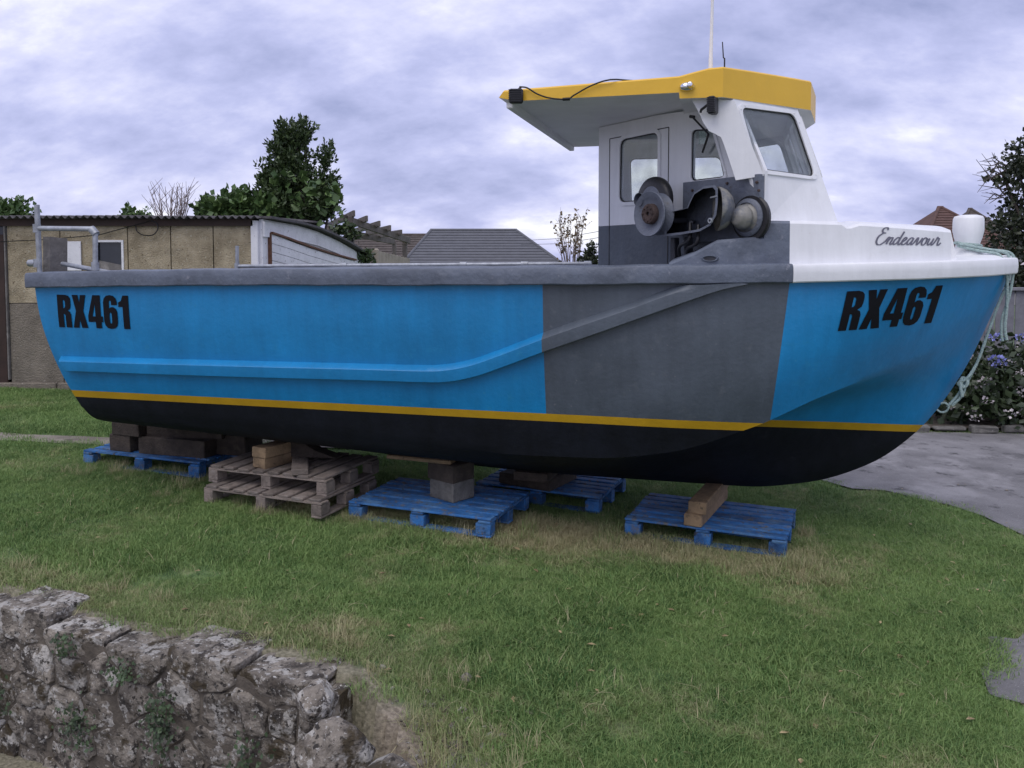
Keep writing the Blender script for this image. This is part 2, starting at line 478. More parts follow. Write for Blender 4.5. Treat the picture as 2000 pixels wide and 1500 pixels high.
# the zones that are not lawn (world x, y)
def poly_world(pxs, z=0.0):
    return [pix_plane(px, py, Vector((0, 0, z)), Vector((0, 0, 1))) for px, py in pxs]
DRIVE = [(p.x, p.y) for p in poly_world([(1600, 935), (1660, 948), (1720, 958), (1790, 970), (1850, 982), (1910, 1003), (1965, 1024), (2010, 1048), (2070, 1085), (2200, 1130)], 0.01)] + [(10, 4.9), (26, 4.2), (26, 13.4), (9, 10.9), (7, 10.55), (5.6, 10.4), (4.9, 10.5), (4.0, 11.5), (2.0, 13), (-1.5, 14), (-1.5, 9.6), (0.5, 9.3), (2.0, 8.9)]
APRON = [(p.x, p.y) for p in poly_world([(1885, 1345), (1905, 1318), (1945, 1290), (2000, 1243), (2120, 1180), (2500, 1100), (2700, 1500), (2120, 1420), (2000, 1378), (1940, 1362)], -0.06)]
PATH = [(-12, 8.55), (-6, 8.62), (-4.2, 8.5), (-3.7, 8.66), (-2.0, 8.75), (0.5, 8.7), (2.4, 8.5), (3.2, 8.2), (3.2, 8.7), (1.0, 9.35), (-1.0, 9.5), (-3.5, 9.2), (-4.4, 8.85), (-6, 8.95), (-12, 8.9)]
def inside(poly, x, y):
    x = np.asarray(x); y = np.asarray(y)
    r = np.zeros(x.shape, bool)
    n = len(poly)
    for i in range(n):
        x1, y1 = poly[i]; x2, y2 = poly[(i + 1) % n]
        c = ((y1 > y) != (y2 > y)) & (x < (x2 - x1) * (y - y1) / (y2 - y1 + 1e-12) + x1)
        r ^= c
    return r

def grass_colour_nodes(t, tone_out=None, dry_out=None):
    """world-position patches of green, dark green and straw shared by the turf and the blades"""
    g = t.nodes.new('ShaderNodeNewGeometry')
    def noise(sc, loc, det=4, rough=0.55):
        m = t.nodes.new('ShaderNodeMapping'); m.inputs['Location'].default_value = loc
        t.links.new(g.outputs['Position'], m.inputs[0])
        n = t.nodes.new('ShaderNodeTexNoise'); n.inputs['Scale'].default_value = sc; n.inputs['Detail'].default_value = det; n.inputs['Roughness'].default_value = rough
        t.links.new(m.outputs[0], n.inputs['Vector'])
        return n.outputs['Fac']
    a = noise(1.1, (3.3, 1.2, 0)); b = noise(3.6, (8, 5, 1)); c = noise(0.55, (2.1, 7.4, 0), 3)
    def math_(op, *v):
        n = t.nodes.new('ShaderNodeMath'); n.operation = op
        for i, q in enumerate(v):
            if isinstance(q, (int, float)): n.inputs[i].default_value = q
            else: t.links.new(q, n.inputs[i])
        return n.outputs[0]
    def mixc(f, A, B):
        n = t.nodes.new('ShaderNodeMix'); n.data_type = 'RGBA'
        t.links.new(f, n.inputs['Factor'])
        for s, q in (('A', A), ('B', B)):
            if isinstance(q, tuple): n.inputs[s].default_value = (*q, 1)
            else: t.links.new(q, n.inputs[s])
        return n.outputs['Result']
    def rng_(v, lo, hi):
        n = t.nodes.new('ShaderNodeMapRange'); n.inputs['From Min'].default_value = lo; n.inputs['From Max'].default_value = hi
        t.links.new(v, n.inputs[0]); return n.outputs[0]
    dfine = noise(11.0, (5, 9, 2), 5, 0.6)
    green = mixc(rng_(math_('ADD', math_('MULTIPLY', c, 0.4), math_('ADD', math_('MULTIPLY', b, 0.3), math_('MULTIPLY', dfine, 0.3))), 0.42, 0.57), (0.054, 0.142, 0.040), (0.195, 0.325, 0.10))
    if tone_out is not None:
        green = mixc(tone_out, green, (0.26, 0.355, 0.125))
    s = math_('ADD', math_('MULTIPLY', a, 0.5), math_('ADD', math_('MULTIPLY', b, 0.22), math_('MULTIPLY', dfine, 0.28)))
    dry = rng_(s, 0.505, 0.66)
    dry = math_('MULTIPLY', dry, 0.62)
    if dry_out is not None:
        dry = math_('ADD', dry, dry_out)
    if tone_out is not None:
        dry = math_('SUBTRACT', math_('MULTIPLY', dry, 1.9), math_('MULTIPLY', tone_out, 0.9))
    cl = t.nodes.new('ShaderNodeClamp'); t.links.new(dry, cl.inputs[0])
    return mixc(cl.outputs[0], green, (0.44, 0.40, 0.235)), cl.outputs[0], mixc
def turf_mat():
    m = bpy.data.materials.new('turf_soil'); m.use_nodes = True
    t = m.node_tree; b = t.nodes['Principled BSDF']; b.inputs['Roughness'].default_value = 0.95
    col, dry, mixc = grass_colour_nodes(t)
    at_ = t.nodes.new('ShaderNodeAttribute'); at_.attribute_name = 'soil'
    n = t.nodes.new('ShaderNodeTexNoise'); n.inputs['Scale'].default_value = 45; n.inputs['Detail'].default_value = 6
    g = t.nodes.new('ShaderNodeNewGeometry'); t.links.new(g.outputs['Position'], n.inputs['Vector'])
    r = t.nodes.new('ShaderNodeValToRGB'); t.links.new(n.outputs['Fac'], r.inputs[0])
    r.color_ramp.elements[0].position = .3; r.color_ramp.elements[0].color = (0.11, 0.09, 0.07, 1)
    r.color_ramp.elements[1].position = .75; r.color_ramp.elements[1].color = (0.33, 0.285, 0.22, 1)
    n2 = t.nodes.new('ShaderNodeMix'); n2.data_type = 'RGBA'; n2.inputs['Factor'].default_value = 0.45
    t.links.new(col, n2.inputs['A']); n2.inputs['B'].default_value = (0.05, 0.05, 0.025, 1)
    out = mixc(at_.outputs['Fac'], n2.outputs['Result'], r.outputs[0])
    t.links.new(out, b.inputs['Base Color'])
    bp = t.nodes.new('ShaderNodeBump'); bp.inputs['Strength'].default_value = 0.8; bp.inputs['Distance'].default_value = 0.02
    t.links.new(n.outputs['Fac'], bp.inputs['Height']); t.links.new(bp.outputs[0], b.inputs['Normal'])
    return m
def soil_amount(x, y):
    bank = np.exp(-(((x + 0.40) / 0.27) ** 2 + ((y - 3.64) / 0.24) ** 2)) * 1.25 * (0.75 + 0.45 * vnoise(x, y, 9, 8))
    f = front_dist(x, y)
    return np.clip(bank + (f > -0.3) * 0.8, 0, 1)
ground = mesh_from_arrays('lawn_ground', np.stack([GX, GY, GZ], -1).reshape(-1, 3), F4, turf_mat(), attrs={'soil': soil_amount(GX, GY).ravel()}, smooth=True)
ground['kind'] = 'structure'

def asphalt_mat(name, base, light, stone=0.5):
    m = mat(name, base, 0.9, 0.15, 1.3, 0.9, 120, col2=light, coords='Object', bdist=0.006,
            spots=[(1.1, 0.52, tuple(c * 1.35 for c in light), 0.12), (90, 0.62, tuple(min(1, c * 2.0) for c in light), 0.06), (4.5, 0.58, tuple(c * 0.55 for c in base), 0.1), (60, 0.64, (0.05, 0.05, 0.045), 0.05)])
    return m
M['asphalt'] = asphalt_mat('old_asphalt', (0.125, 0.122, 0.124), (0.195, 0.19, 0.192))
M['gravel'] = asphalt_mat('pale_gravel', (0.17, 0.15, 0.12), (0.27, 0.24, 0.2))
def flat_zone(name, poly, lift, m, res=0.25):
    """sheet that follows the ground, cut to an outline"""
    px_ = np.array(poly)
    bm = bmesh.new()
    vs = [bm.verts.new((p[0], p[1], 0)) for p in poly]
    bm.faces.new(vs)
    x0, y0 = px_.min(0); x1, y1 = px_.max(0)
    for k in np.arange(x0 + res, x1, res if x1 - x0 < 14 else 1.0):
        bmesh.ops.bisect_plane(bm, geom=bm.verts[:] + bm.edges[:] + bm.faces[:], plane_co=(k, 0, 0), plane_no=(1, 0, 0))
    for k in np.arange(y0 + res, y1, res if y1 - y0 < 14 else 1.0):
        bmesh.ops.bisect_plane(bm, geom=bm.verts[:] + bm.edges[:] + bm.faces[:], plane_co=(0, k, 0), plane_no=(0, 1, 0))
    for v in bm.verts:
        v.co.z = gzf(v.co.x, v.co.y) + lift
    o = finish(bm, name, m, smooth=60)
    o['kind'] = 'structure'
    return o
def wobble(poly, amp=0.04, step=0.15, seed=1):
    r = np.random.default_rng(seed); out = []
    for i in range(len(poly)):
        a = np.array(poly[i], float); b = np.array(poly[(i + 1) % len(poly)], float)
        L = np.linalg.norm(b - a); n = max(1, int(L / step)) if L < 8 else 1
        for k in range(n):
            out.append(tuple(a + (b - a) * k / n + r.normal(0, amp, 2) * (1 if L < 8 else 0)))
    return out
DRIVE = wobble(DRIVE, 0.035, 0.2, 2); APRON = wobble(APRON, 0.035, 0.12, 3); PATH = wobble(PATH, 0.03, 0.3, 4)
flat_zone('driveway', DRIVE, 0.016, 'asphalt')
flat_zone('gravel_path', PATH, 0.020, 'gravel')
flat_zone('asphalt_verge', APRON, 0.016, 'asphalt', 0.1)

# ------------------------------------------------------------------ grass (stuff): tufts instanced on points
def blade_mat():
    m = bpy.data.materials.new('grass_blade'); m.use_nodes = True
    t = m.node_tree; b = t.nodes['Principled BSDF']
    b.inputs['Roughness'].default_value = 0.6; b.inputs['Specular IOR Level'].default_value = 0.25
    at_ = t.nodes.new('ShaderNodeAttribute'); at_.attribute_name = 'tone'
    d_ = t.nodes.new('ShaderNodeAttribute'); d_.attribute_name = 'dry'; d_.attribute_type = 'INSTANCER'
    col, dry, mixc = grass_colour_nodes(t, at_.outputs['Fac'], d_.outputs['Fac'])
    t.links.new(col, b.inputs['Base Color'])
    tl = t.nodes.new('ShaderNodeBsdfTranslucent'); t.links.new(col, tl.inputs[0])
    ms = t.nodes.new('ShaderNodeMixShader'); ms.inputs[0].default_value = 0.3
    t.links.new(b.outputs[0], ms.inputs[1]); t.links.new(tl.outputs[0], ms.inputs[2])
    t.links.new(ms.outputs[0], t.nodes['Material Output'].inputs['Surface'])
    return m
bmat = blade_mat()
tuft_col = bpy.data.collections.new('tufts')
def make_tuft(name, nb, rad, hmin, hmax, wid, lean, seed):
    r = np.random.default_rng(seed)
    V, F, T = [], [], []
    for i in range(nb):
        a = r.uniform(0, 6.283); q = rad * math.sqrt(r.uniform())
        x, y = q * math.cos(a), q * math.sin(a)
        h = r.uniform(hmin, hmax); w = wid * r.uniform(0.6, 1.2)
        la = r.uniform(0, 6.283); l = h * abs(r.normal(0, lean))
        if r.uniform() < 0.12: l = h * r.uniform(1.2, 2.2); h *= 0.5
        sx, sy = -math.sin(la) * w / 2, math.cos(la) * w / 2
        k = len(V)
        V += [(x - sx, y - sy, -0.01), (x + sx, y + sy, -0.01),
              (x + l * .4 * math.cos(la) - sx * .8, y + l * .4 * math.sin(la) - sy * .8, h * .6), (x + l * .4 * math.cos(la) + sx * .8, y + l * .4 * math.sin(la) + sy * .8, h * .6),
              (x + l * math.cos(la), y + l * math.sin(la), h)]
        F += [(k, k + 1, k + 3), (k, k + 3, k + 2), (k + 2, k + 3, k + 4)]
        T += [r.uniform()] * 5
    o = mesh_from_arrays(name, V, F, bmat, attrs={'tone': T})
    COL.objects.unlink(o); tuft_col.objects.link(o)
for k in range(5): make_tuft('a_tuft_%d' % k, 190, 0.13, 0.010, 0.034, 0.0038, 1.15, 50 + k)      # 0-4 mown turf
for k in range(2): make_tuft('b_tuft_%d' % k, 60, 0.09, 0.05, 0.16, 0.0045, 0.7, 70 + k)          # 5-6 rank grass by the pallets
for k in range(2): make_tuft('c_tuft_%d' % k, 6, 0.16, 0.015, 0.04, 0.0036, 2.6, 80 + k)              # 7-8 loose straw

GO = Vector((-3.636, 8.052, 0))           # boat origin on the ground, used to keep the dry margins round its cradle
th = math.radians(15)
def b2w(u, v):
    return (GO.x + u * math.cos(th) - v * math.sin(th), GO.y - u * math.sin(th) - v * math.cos(th))
P_, D_, I_, S_ = [], [], [], []
def scatter(x0, x1, y0, y1, dens, kind, dryf=None, smin=0.8, smax=1.25, keep=None):
    n = int((x1 - x0) * (y1 - y0) * dens)
    x = rng.uniform(x0, x1, n); y = rng.uniform(y0, y1, n)
    ok = (np.abs(x) < 0.64 * y + 0.9) & ~inside(DRIVE, x, y) & ~inside(APRON, x, y) & ~inside(PATH, x, y) & (front_dist(x, y) < -0.2)
    ok &= rng.uniform(0, 1, n) > soil_amount(x, y) * 1.05
    if keep is not None: ok &= keep(x, y)
    x, y = x[ok], y[ok]; n = len(x)
    z = gz(x, y)
    P_.append(np.stack([x, y, z], -1)); I_.append(rng.choice(kind, n)); S_.append(rng.uniform(smin, smax, n) * (1 + 0.28 * vnoise(x, y, 4.5, 21)))
    D_.append(np.zeros(n) if dryf is None else dryf(x, y))
BU = np.array([math.cos(th), -math.sin(th)]); BV = np.array([-math.sin(th), -math.cos(th)])
def boat_uv(x, y):
    return (x - GO.x) * BU[0] + (y - GO.y) * BU[1], (x - GO.x) * BV[0] + (y - GO.y) * BV[1]
def dry_margin(x, y):
    u, v = boat_uv(x, y)
    a = np.exp(-((v - 0.75) / 0.36) ** 2) * sstep(1.0, 2.2, u) * (1 - sstep(6.0, 6.6, u)) * 0.6
    b = np.exp(-((u - 4.3) / 0.55) ** 2 - ((v - 0.75) / 0.5) ** 2) * 0.55
    w = np.exp(-((front_dist(x, y) + 0.42) / 0.22) ** 2) * 0.42 * (x < 0)
    e2 = np.exp(-((x - 2.2) / 0.7) ** 2 - ((y - 5.6) / 0.45) ** 2) * 0.22
    return np.clip(a + b + w + e2, 0, 1)
scatter(-6, 6, 3.0, 5.2, 260, [0, 1, 2, 3, 4], dry_margin)
scatter(-6, 6, 5.2, 8.0, 150, [0, 1, 2, 3, 4], dry_margin, 0.9, 1.35)
scatter(-9, 9, 8.0, 14.0, 80, [0, 1, 2, 3, 4], None, 1.1, 1.7)
def near_pallets(x, y):
    u, v = boat_uv(x, y)
    return (((v > 0.55) & (v < 1.15) & (u > 0.9) & (u < 6.3)) | ((v > -.2) & (v < .7) & (u > 6.0) & (u < 6.3)) | ((v > 0.3) & (v < .75) & (u > -0.6) & (u < 1.2)))
scatter(-5, 4, 4.5, 8.5, 60, [5, 6], lambda x, y: 0.25 + rng.uniform(0, 0.6, len(x)), 0.35, 0.75, near_pallets)
scatter(-4, 5, 3.2, 7.2, 22, [7, 8], lambda x, y: np.full(len(x), 1.0), 0.7, 1.3)
scatter(-4, 0, 3.3, 5.4, 70, [7, 8, 5], lambda x, y: np.full(len(x), 0.75), 0.5, 0.9, lambda x, y: (front_dist(x, y) > -0.50))
# sparse straw and tufts over the worn bank
nb = 46
bx_ = rng.normal(-0.36, .22, nb); by_ = rng.normal(3.66, .2, nb); okb = front_dist(bx_, by_) < -0.2
bx_, by_ = bx_[okb], by_[okb]
P_.append(np.stack([bx_, by_, gz(bx_, by_)], -1)); I_.append(rng.choice([7, 8, 5, 0], len(bx_))); S_.append(rng.uniform(.5, .9, len(bx_))); D_.append(np.full(len(bx_), .7))
P_ = np.concatenate(P_); D_ = np.concatenate(D_); I_ = np.concatenate(I_); S_ = np.concatenate(S_)
gm = bpy.data.meshes.new('grass')
gm.vertices.add(len(P_)); gm.vertices.foreach_set('co', P_.astype(np.float32).ravel())
for an, av, ty in (('dry', D_, 'FLOAT'), ('scl', S_, 'FLOAT'), ('rot', rng.uniform(0, 6.283, len(P_)), 'FLOAT'), ('pick', I_, 'INT')):
    a = gm.attributes.new(an, ty, 'POINT')
    a.data.foreach_set('value', av.astype(np.int32 if ty == 'INT' else np.float32))
grass = bpy.data.objects.new('grass', gm); COL.objects.link(grass)
tag(grass, 'short patchy mown grass with straw coloured patches covering the lawn', 'grass', kind='stuff')
ng = bpy.data.node_groups.new('grass_tufts', 'GeometryNodeTree')
ng.interface.new_socket('Geometry', in_out='INPUT', socket_type='NodeSocketGeometry')
ng.interface.new_socket('Geometry', in_out='OUTPUT', socket_type='NodeSocketGeometry')
gi = ng.nodes.new('NodeGroupInput'); go_ = ng.nodes.new('NodeGroupOutput')
ci = ng.nodes.new('GeometryNodeCollectionInfo'); ci.inputs['Collection'].default_value = tuft_col; ci.inputs['Separate Children'].default_value = True; ci.inputs['Reset Children'].default_value = True
ip = ng.nodes.new('GeometryNodeInstanceOnPoints'); ip.inputs['Pick Instance'].default_value = True
def named(n, ty):
    q = ng.nodes.new('GeometryNodeInputNamedAttribute'); q.data_type = ty; q.inputs['Name'].default_value = n
    return [s for s in q.outputs if s.enabled][0]
cx = ng.nodes.new('ShaderNodeCombineXYZ')
ng.links.new(named('rot', 'FLOAT'), cx.inputs[2])
ng.links.new(gi.outputs[0], ip.inputs['Points'])
ng.links.new(ci.outputs[0], ip.inputs['Instance'])
ng.links.new(named('pick', 'INT'), ip.inputs['Instance Index'])
ng.links.new(cx.outputs[0], ip.inputs['Rotation'])
ng.links.new(named('scl', 'FLOAT'), ip.inputs['Scale'])
ng.links.new(ip.outputs[0], go_.inputs[0])
gmod = grass.modifiers.new('tufts', 'NODES'); gmod.node_group = ng

# ------------------------------------------------------------------ dry stone retaining wall
M['stone'] = mat('lichened_sandstone', (0.105, 0.088, 0.070), 0.95, 0.3, 7, 1.0, 32, col2=(0.24, 0.215, 0.18), bdist=0.03, detail=9, objvar=0.2,
                 spots=[(6, 0.50, (0.045, 0.038, 0.032), 0.10), (8, 0.54, (0.36, 0.345, 0.315), 0.04), (22, 0.57, (0.03, 0.026, 0.022), 0.05), (40, 0.60, (0.42, 0.41, 0.38), 0.04), (5, 0.57, (0.055, 0.042, 0.024), 0.06)])
M['wallcore'] = mat('wall_earth_joint', (0.10, 0.085, 0.068), 1.0, 0.35, 14, 1.0, 40, spots=[(20, 0.6, (0.10, 0.09, 0.07), 0.1)])
M['ivy'] = mat('ivy_leaf', (0.022, 0.04, 0.018), 0.55, 0.5, 9, col2=(0.045, 0.075, 0.03))
def clip_poly(poly, p, n):
    out = []
    for i in range(len(poly)):
        a, b = poly[i], poly[(i + 1) % len(poly)]
        da, db = (a - p) @ n, (b - p) @ n
        if da <= 0: out.append(a)
        if (da < 0 < db) or (db < 0 < da):
            out.append(a + (b - a) * (da / (da - db)))
    return out
WALL_LEN = float(np.linalg.norm(WALL_B - WALL_A))
wall_root = empty('stone_retaining_wall', (WALL_A[0], WALL_A[1], ROAD_Z))
tag(wall_root, 'old lichen covered rubble stone retaining wall along the front of the lawn', 'stone wall')
def wpt(s, h, d):
    """s along the wall from WALL_A, h above the road, d towards the camera -> offset from the wall root"""
    p = wdir * s + wnor * d
    return Vector((p[0], p[1], h))
def wall_top(s):
    x, y = WALL_A + wdir * s - wnor * 0.3
    base = float(gz(x, y)) - ROAD_Z
    return base - 0.005 + 0.022 * math.sin(s * 4.1 + .6) + 0.018 * math.sin(s * 9.0)
wr = np.random.default_rng(5)
seeds = []
off = 0.0; row = 0
while off < 1.15:                                     # courses counted down from the sloping top
    rh = wr.uniform(0.13, 0.17) if row == 0 else wr.uniform(0.11, 0.22)
    s = -1.6 + wr.uniform(0, 0.2)
    while s < WALL_LEN + 0.1:
        w_ = wr.uniform(0.30, 0.56) if row == 0 else wr.uniform(0.12, 0.46)
        hh = wall_top(s + w_ / 2) - off - rh / 2 + (wr.uniform(-.015, .015) if row == 0 else wr.uniform(-.05, .05))
        if hh > -0.05: seeds.append((s + w_ / 2, hh))
        s += w_
    off += rh; row += 1
seeds = np.array(seeds)
AN = np.array([1.0, 1.35])
from mathutils import noise as mnoise
def make_stone(name, poly, depth_f, depth_b, seed, mapper, parent, gap=0.005, m='stone'):
    """flat faced rubble stone: sharp broken outline, rough face with real relief"""
    r = np.random.default_rng(seed)
    poly = [np.array(p) for p in poly]
    c = np.mean(poly, 0)
    per = [np.linalg.norm(poly[(i + 1) % len(poly)] - poly[i]) for i in range(len(poly))]
    tot = sum(per); n = 30
    acc = np.concatenate([[0], np.cumsum(per)])
    pts = []
    for k in range(n):
        q = tot * k / n
        i = min(int(np.searchsorted(acc, q, 'right') - 1), len(poly) - 1)
        t = (q - acc[i]) / max(per[i], 1e-9)
        pts.append(poly[i] + (poly[(i + 1) % len(poly)] - poly[i]) * t)
    pts = np.array(pts)
    pts = (np.roll(pts, 1, 0) + 3 * pts + np.roll(pts, -1, 0)) / 5
    tx, ty = r.normal(0, .06, 2)                      # each face is tilted a little
    so = Vector((seed * 1.37 % 50, seed * .73 % 50, 0))
    bm = bmesh.new(); R = []
    for (sc, dp) in ((1.0, -1), (1.0, 0.0), (0.985, 0.5), (0.95, .85), (0.84, 1.0), (0.66, 1.0), (0.45, 1.0), (0.22, 1.0)):
        ring = []
        for k, p in enumerate(pts):
            d = (p - c); Ln = np.linalg.norm(d) + 1e-9
            e0 = mnoise.noise(Vector((p[0] * 14, p[1] * 14, 0)) + so)
            q = c + d / Ln * max(Ln * sc - gap + .014 * e0 * sc, 0.008)
            z = -depth_b if dp < 0 else depth_f * dp
            if dp > 0:
                w = min(1, dp * 1.3)
                f_ = mnoise.fractal(Vector((q[0] * 9, q[1] * 9, 0)) + so, 1.0, 2.1, 4)
                g_ = mnoise.noise(Vector((q[0] * 34, q[1] * 34, 7)) + so)
                z += w * (.017 * f_ + .008 * g_ + tx * (q[0] - c[0]) + ty * (q[1] - c[1]))
            ring.append(bm.verts.new(mapper(q[0], q[1], z)))
        R.append(ring)
    for a, b in zip(R, R[1:]):
        for k in range(n):
            bm.faces.new((a[k], a[(k + 1) % n], b[(k + 1) % n], b[k]))
    bm.faces.new(R[-1]); bm.faces.new(R[0][::-1])
    return finish(bm, name, m, parent, smooth=38)
for i, c in enumerate(seeds):
    top = wall_top(c[0])
    if c[1] > top - 0.02: continue
    poly = [np.array(p) for p in ((c[0] - .5, c[1] - .5), (c[0] + .5, c[1] - .5), (c[0] + .5, c[1] + .5), (c[0] - .5, c[1] + .5))]
    for j, q in enumerate(seeds):
        if j == i or abs(q[0] - c[0]) > .9 or abs(q[1] - c[1]) > .7: continue
        if q[1] > wall_top(q[0]) - 0.02: continue
        a, b = c * AN, q * AN
        n_ = (b - a) * AN
        poly = clip_poly(poly, ((a + b) / 2) / AN, n_)
        if len(poly) < 3: break
    poly = clip_poly(poly, np.array([0, top + wr.uniform(-.008, .008)]), np.array([0, 1.0]))
    poly = clip_poly(poly, np.array([0, -0.05]), np.array([0, -1.0]))
    poly = clip_poly(poly, np.array([WALL_LEN + 0.04, 0]), np.array([1.0, 0.0]))
    poly = clip_poly(poly, np.array([-1.6, 0]), np.array([-1.0, 0.0]))
    if len(poly) < 3: continue
    f = wr.uniform(0.008, 0.035)
    make_stone('stone', poly, f, 0.30 if max(p[1] for p in poly) > top - .06 else 0.12, 900 + i, lambda s, h, d: wpt(s, h, d), wall_root)
bm = bmesh.new()
prof = [wpt(s, 0, 0) for s in np.linspace(-1.7, WALL_LEN + .02, 24)]
a_ = []; b_ = []; c_ = []; d_ = []
for s in np.linspace(-1.7, WALL_LEN + .02, 24):
    t_ = wall_top(s) - 0.05
    a_.append(bm.verts.new(wpt(s, -0.1, 0.006))); b_.append(bm.verts.new(wpt(s, t_, 0.004)))
    c_.append(bm.verts.new(wpt(s, t_, -0.33))); d_.append(bm.verts.new(wpt(s, -0.1, -0.33)))
for k in range(23):
    for p, q in ((a_, b_), (b_, c_), (c_, d_)):
        bm.faces.new((p[k], p[k + 1], q[k + 1], q[k]))
bm.faces.new((a_[0], b_[0], c_[0], d_[0])); bm.faces.new((a_[-1], d_[-1], c_[-1], b_[-1]))
finish(bm, 'wall_core', 'wallcore', wall_root)
# ivy and moss cushions on the face
def leaf_cloud(n, centre_fn, size, seed, droop=0.3):
    r = np.random.default_rng(seed)
    V, F = [], []
    for i in range(n):
        p, nrm = centre_fn(r)
        s = size * r.uniform(0.6, 1.3)
        a = Vector((r.normal(), r.normal(), r.normal())); a = (a - nrm * a.dot(nrm) * .6).normalized()
        b = nrm.cross(a).normalized(); a2 = (a + nrm * r.uniform(-.3, .5)).normalized()
        k = len(V)
        V += [p - a2 * s * .5, p + b * s * .38 + nrm * s * .1, p + a2 * s * .5, p - b * s * .38 + nrm * s * .1]
        F += [(k, k + 1, k + 2, k + 3)]
    return V, F
ivy_spots = [(0.02, .36, .20, .17, 330), (1.40, .50, .10, .20, 260), (1.98, .28, .12, .24, 300), (0.78, .33, .12, .16, 150), (1.12, .70, .1, .08, 90), (0.7, .78, .09, .07, 80), (-.8, .5, .2, .2, 200)]
for k, (s0, h0, rs, rh, n) in enumerate(ivy_spots):
    def cf(r, s0=s0, h0=h0, rs=rs, rh=rh):
        q = wpt(s0 + r.normal(0, rs * .5), h0 + r.normal(0, rh * .5), 0.05 + abs(r.normal(0, .025)))
        return q, Vector((wnor[0], wnor[1], 0.35)).normalized()
    V, F = leaf_cloud(n, cf, 0.026, 300 + k)
    o = mesh_from_arrays('ivy', [tuple(v) for v in V], F, 'ivy', wall_root)
    o['kind'] = 'stuff'
# fallen boulders beyond the wall's end
def boulder(name, px, py, Y, size, seed, label, zoff=0.0):
    r = np.random.default_rng(seed)
    bm = bmesh.new()
    bmesh.ops.create_icosphere(bm, subdivisions=4, radius=1.0)
    planes = [Vector(r.normal(0, 1, 3)).normalized() for _ in range(11)]
    offs = r.uniform(0.62, 0.9, 11)
    for v in bm.verts:
        for n_, o_ in zip(planes, offs):
            d = v.co.dot(n_) - o_
            if d > 0: v.co -= n_ * d * 0.9
        q = v.co
        v.co += q.normalized() * (0.03 * math.sin(q.x * 7 + seed) * math.sin(q.y * 8) + 0.025 * math.sin(q.z * 13 + q.x * 9) + r.normal(0, .006))
        v.co = Vector((v.co.x * size[0], v.co.y * size[1], v.co.z * size[2]))
    o = finish(bm, name, 'stone', smooth=40)
    p = at(px, py, Y)
    o.location = (p.x, p.y, p.z + zoff)
    o.rotation_euler = (0, 0, r.uniform(-.4, .4))
    tag(o, label, 'stone')
    return o
boulder('boulder', 655, 1478, 3.62, (0.20, 0.16, 0.17), 21, 'pale pointed boulder below the square end stone of the wall')
boulder('boulder', 765, 1525, 3.42, (0.16, 0.13, 0.10), 22, 'low pale boulder at the bottom edge right of the wall end')
boulder('boulder', 618, 1368, 3.88, (0.10, 0.11, 0.095), 23, 'small square mossy stone perched at the end of the wall')
boulder('boulder', 560, 1560, 3.60, (0.2, 0.16, 0.14), 24, 'dark flat boulder at the foot of the wall end')

# loose pebbles on the worn bank and dead leaves on the grass (too small and many to count)
pr = np.random.default_rng(41)
bm = bmesh.new()
for k in range(150):
    x_, y_ = pr.normal(-0.38, .2), pr.normal(3.64, .2)
    if front_dist(x_, y_) > -0.2: continue
    r_ = abs(pr.normal(0, .011)) + .005
    q = bmesh.ops.create_icosphere(bm, subdivisions=1, radius=1.0, matrix=Matrix.Translation((x_, y_, gzf(x_, y_) + r_ * .3)) @ Matrix.Rotation(pr.uniform(0, 3), 4, 'Z') @ Matrix.Diagonal((r_ * 1.3, r_, r_ * .7, 1)))
    for v in q['verts']: v.co += Vector(pr.normal(0, r_ * .15, 3))
peb = finish(bm, 'pebbles', 'stone', smooth=30)
tag(peb, 'loose pebbles on the bare earth by the end of the stone wall', 'pebbles', kind='stuff')
M['deadleaf'] = mat('dead_leaf', (0.17, 0.11, 0.05), .8, .4, 20, col2=(0.34, 0.27, 0.14), objvar=.2)
V, F = [], []
for k in range(170):
    y_ = pr.uniform(3.4, 8.2); x_ = pr.uniform(-.62, .62) * y_
    if front_dist(x_, y_) > -0.25: continue
    z_ = gzf(x_, y_) + pr.uniform(.012, .03); a = pr.uniform(0, 6.28); s_ = pr.uniform(.012, .03)
    dx_, dy_ = math.cos(a) * s_, math.sin(a) * s_; n0 = len(V)
    V += [(x_ - dx_, y_ - dy_, z_), (x_ + dy_ * .5, y_ - dx_ * .5, z_ + s_ * .25), (x_ + dx_, y_ + dy_, z_ + s_ * .2), (x_ - dy_ * .5, y_ + dx_ * .5, z_ + s_ * .3)]
    F.append((n0, n0 + 1, n0 + 2, n0 + 3))
dl = mesh_from_arrays('fallen_leaves', V, F, 'deadleaf')
tag(dl, 'small dead leaves scattered over the lawn', 'leaves', kind='stuff')

# ------------------------------------------------------------------ the boat (u forward, v to starboard, z up; local = (u, -v, z))
BOAT = empty('fishing_boat', GO, -th)
tag(BOAT, 'blue, grey and white fishing boat with yellow roof, propped on pallets', 'boat')
def L(u, v, z): return Vector((u, -v, z))
FW = Vector((math.cos(th), -math.sin(th), 0)); SB = Vector((-math.sin(th), -math.cos(th), 0))
def W2L(p):
    q = p - GO
    return Vector((q.dot(FW), -q.dot(SB), q.z))
def pix_v(px, py, v):
    """photo pixel on the boat plane at v (starboard offset) -> (u, z)"""
    q = W2L(pix_plane(px, py, GO + SB * v, SB))
    return q.x, q.z

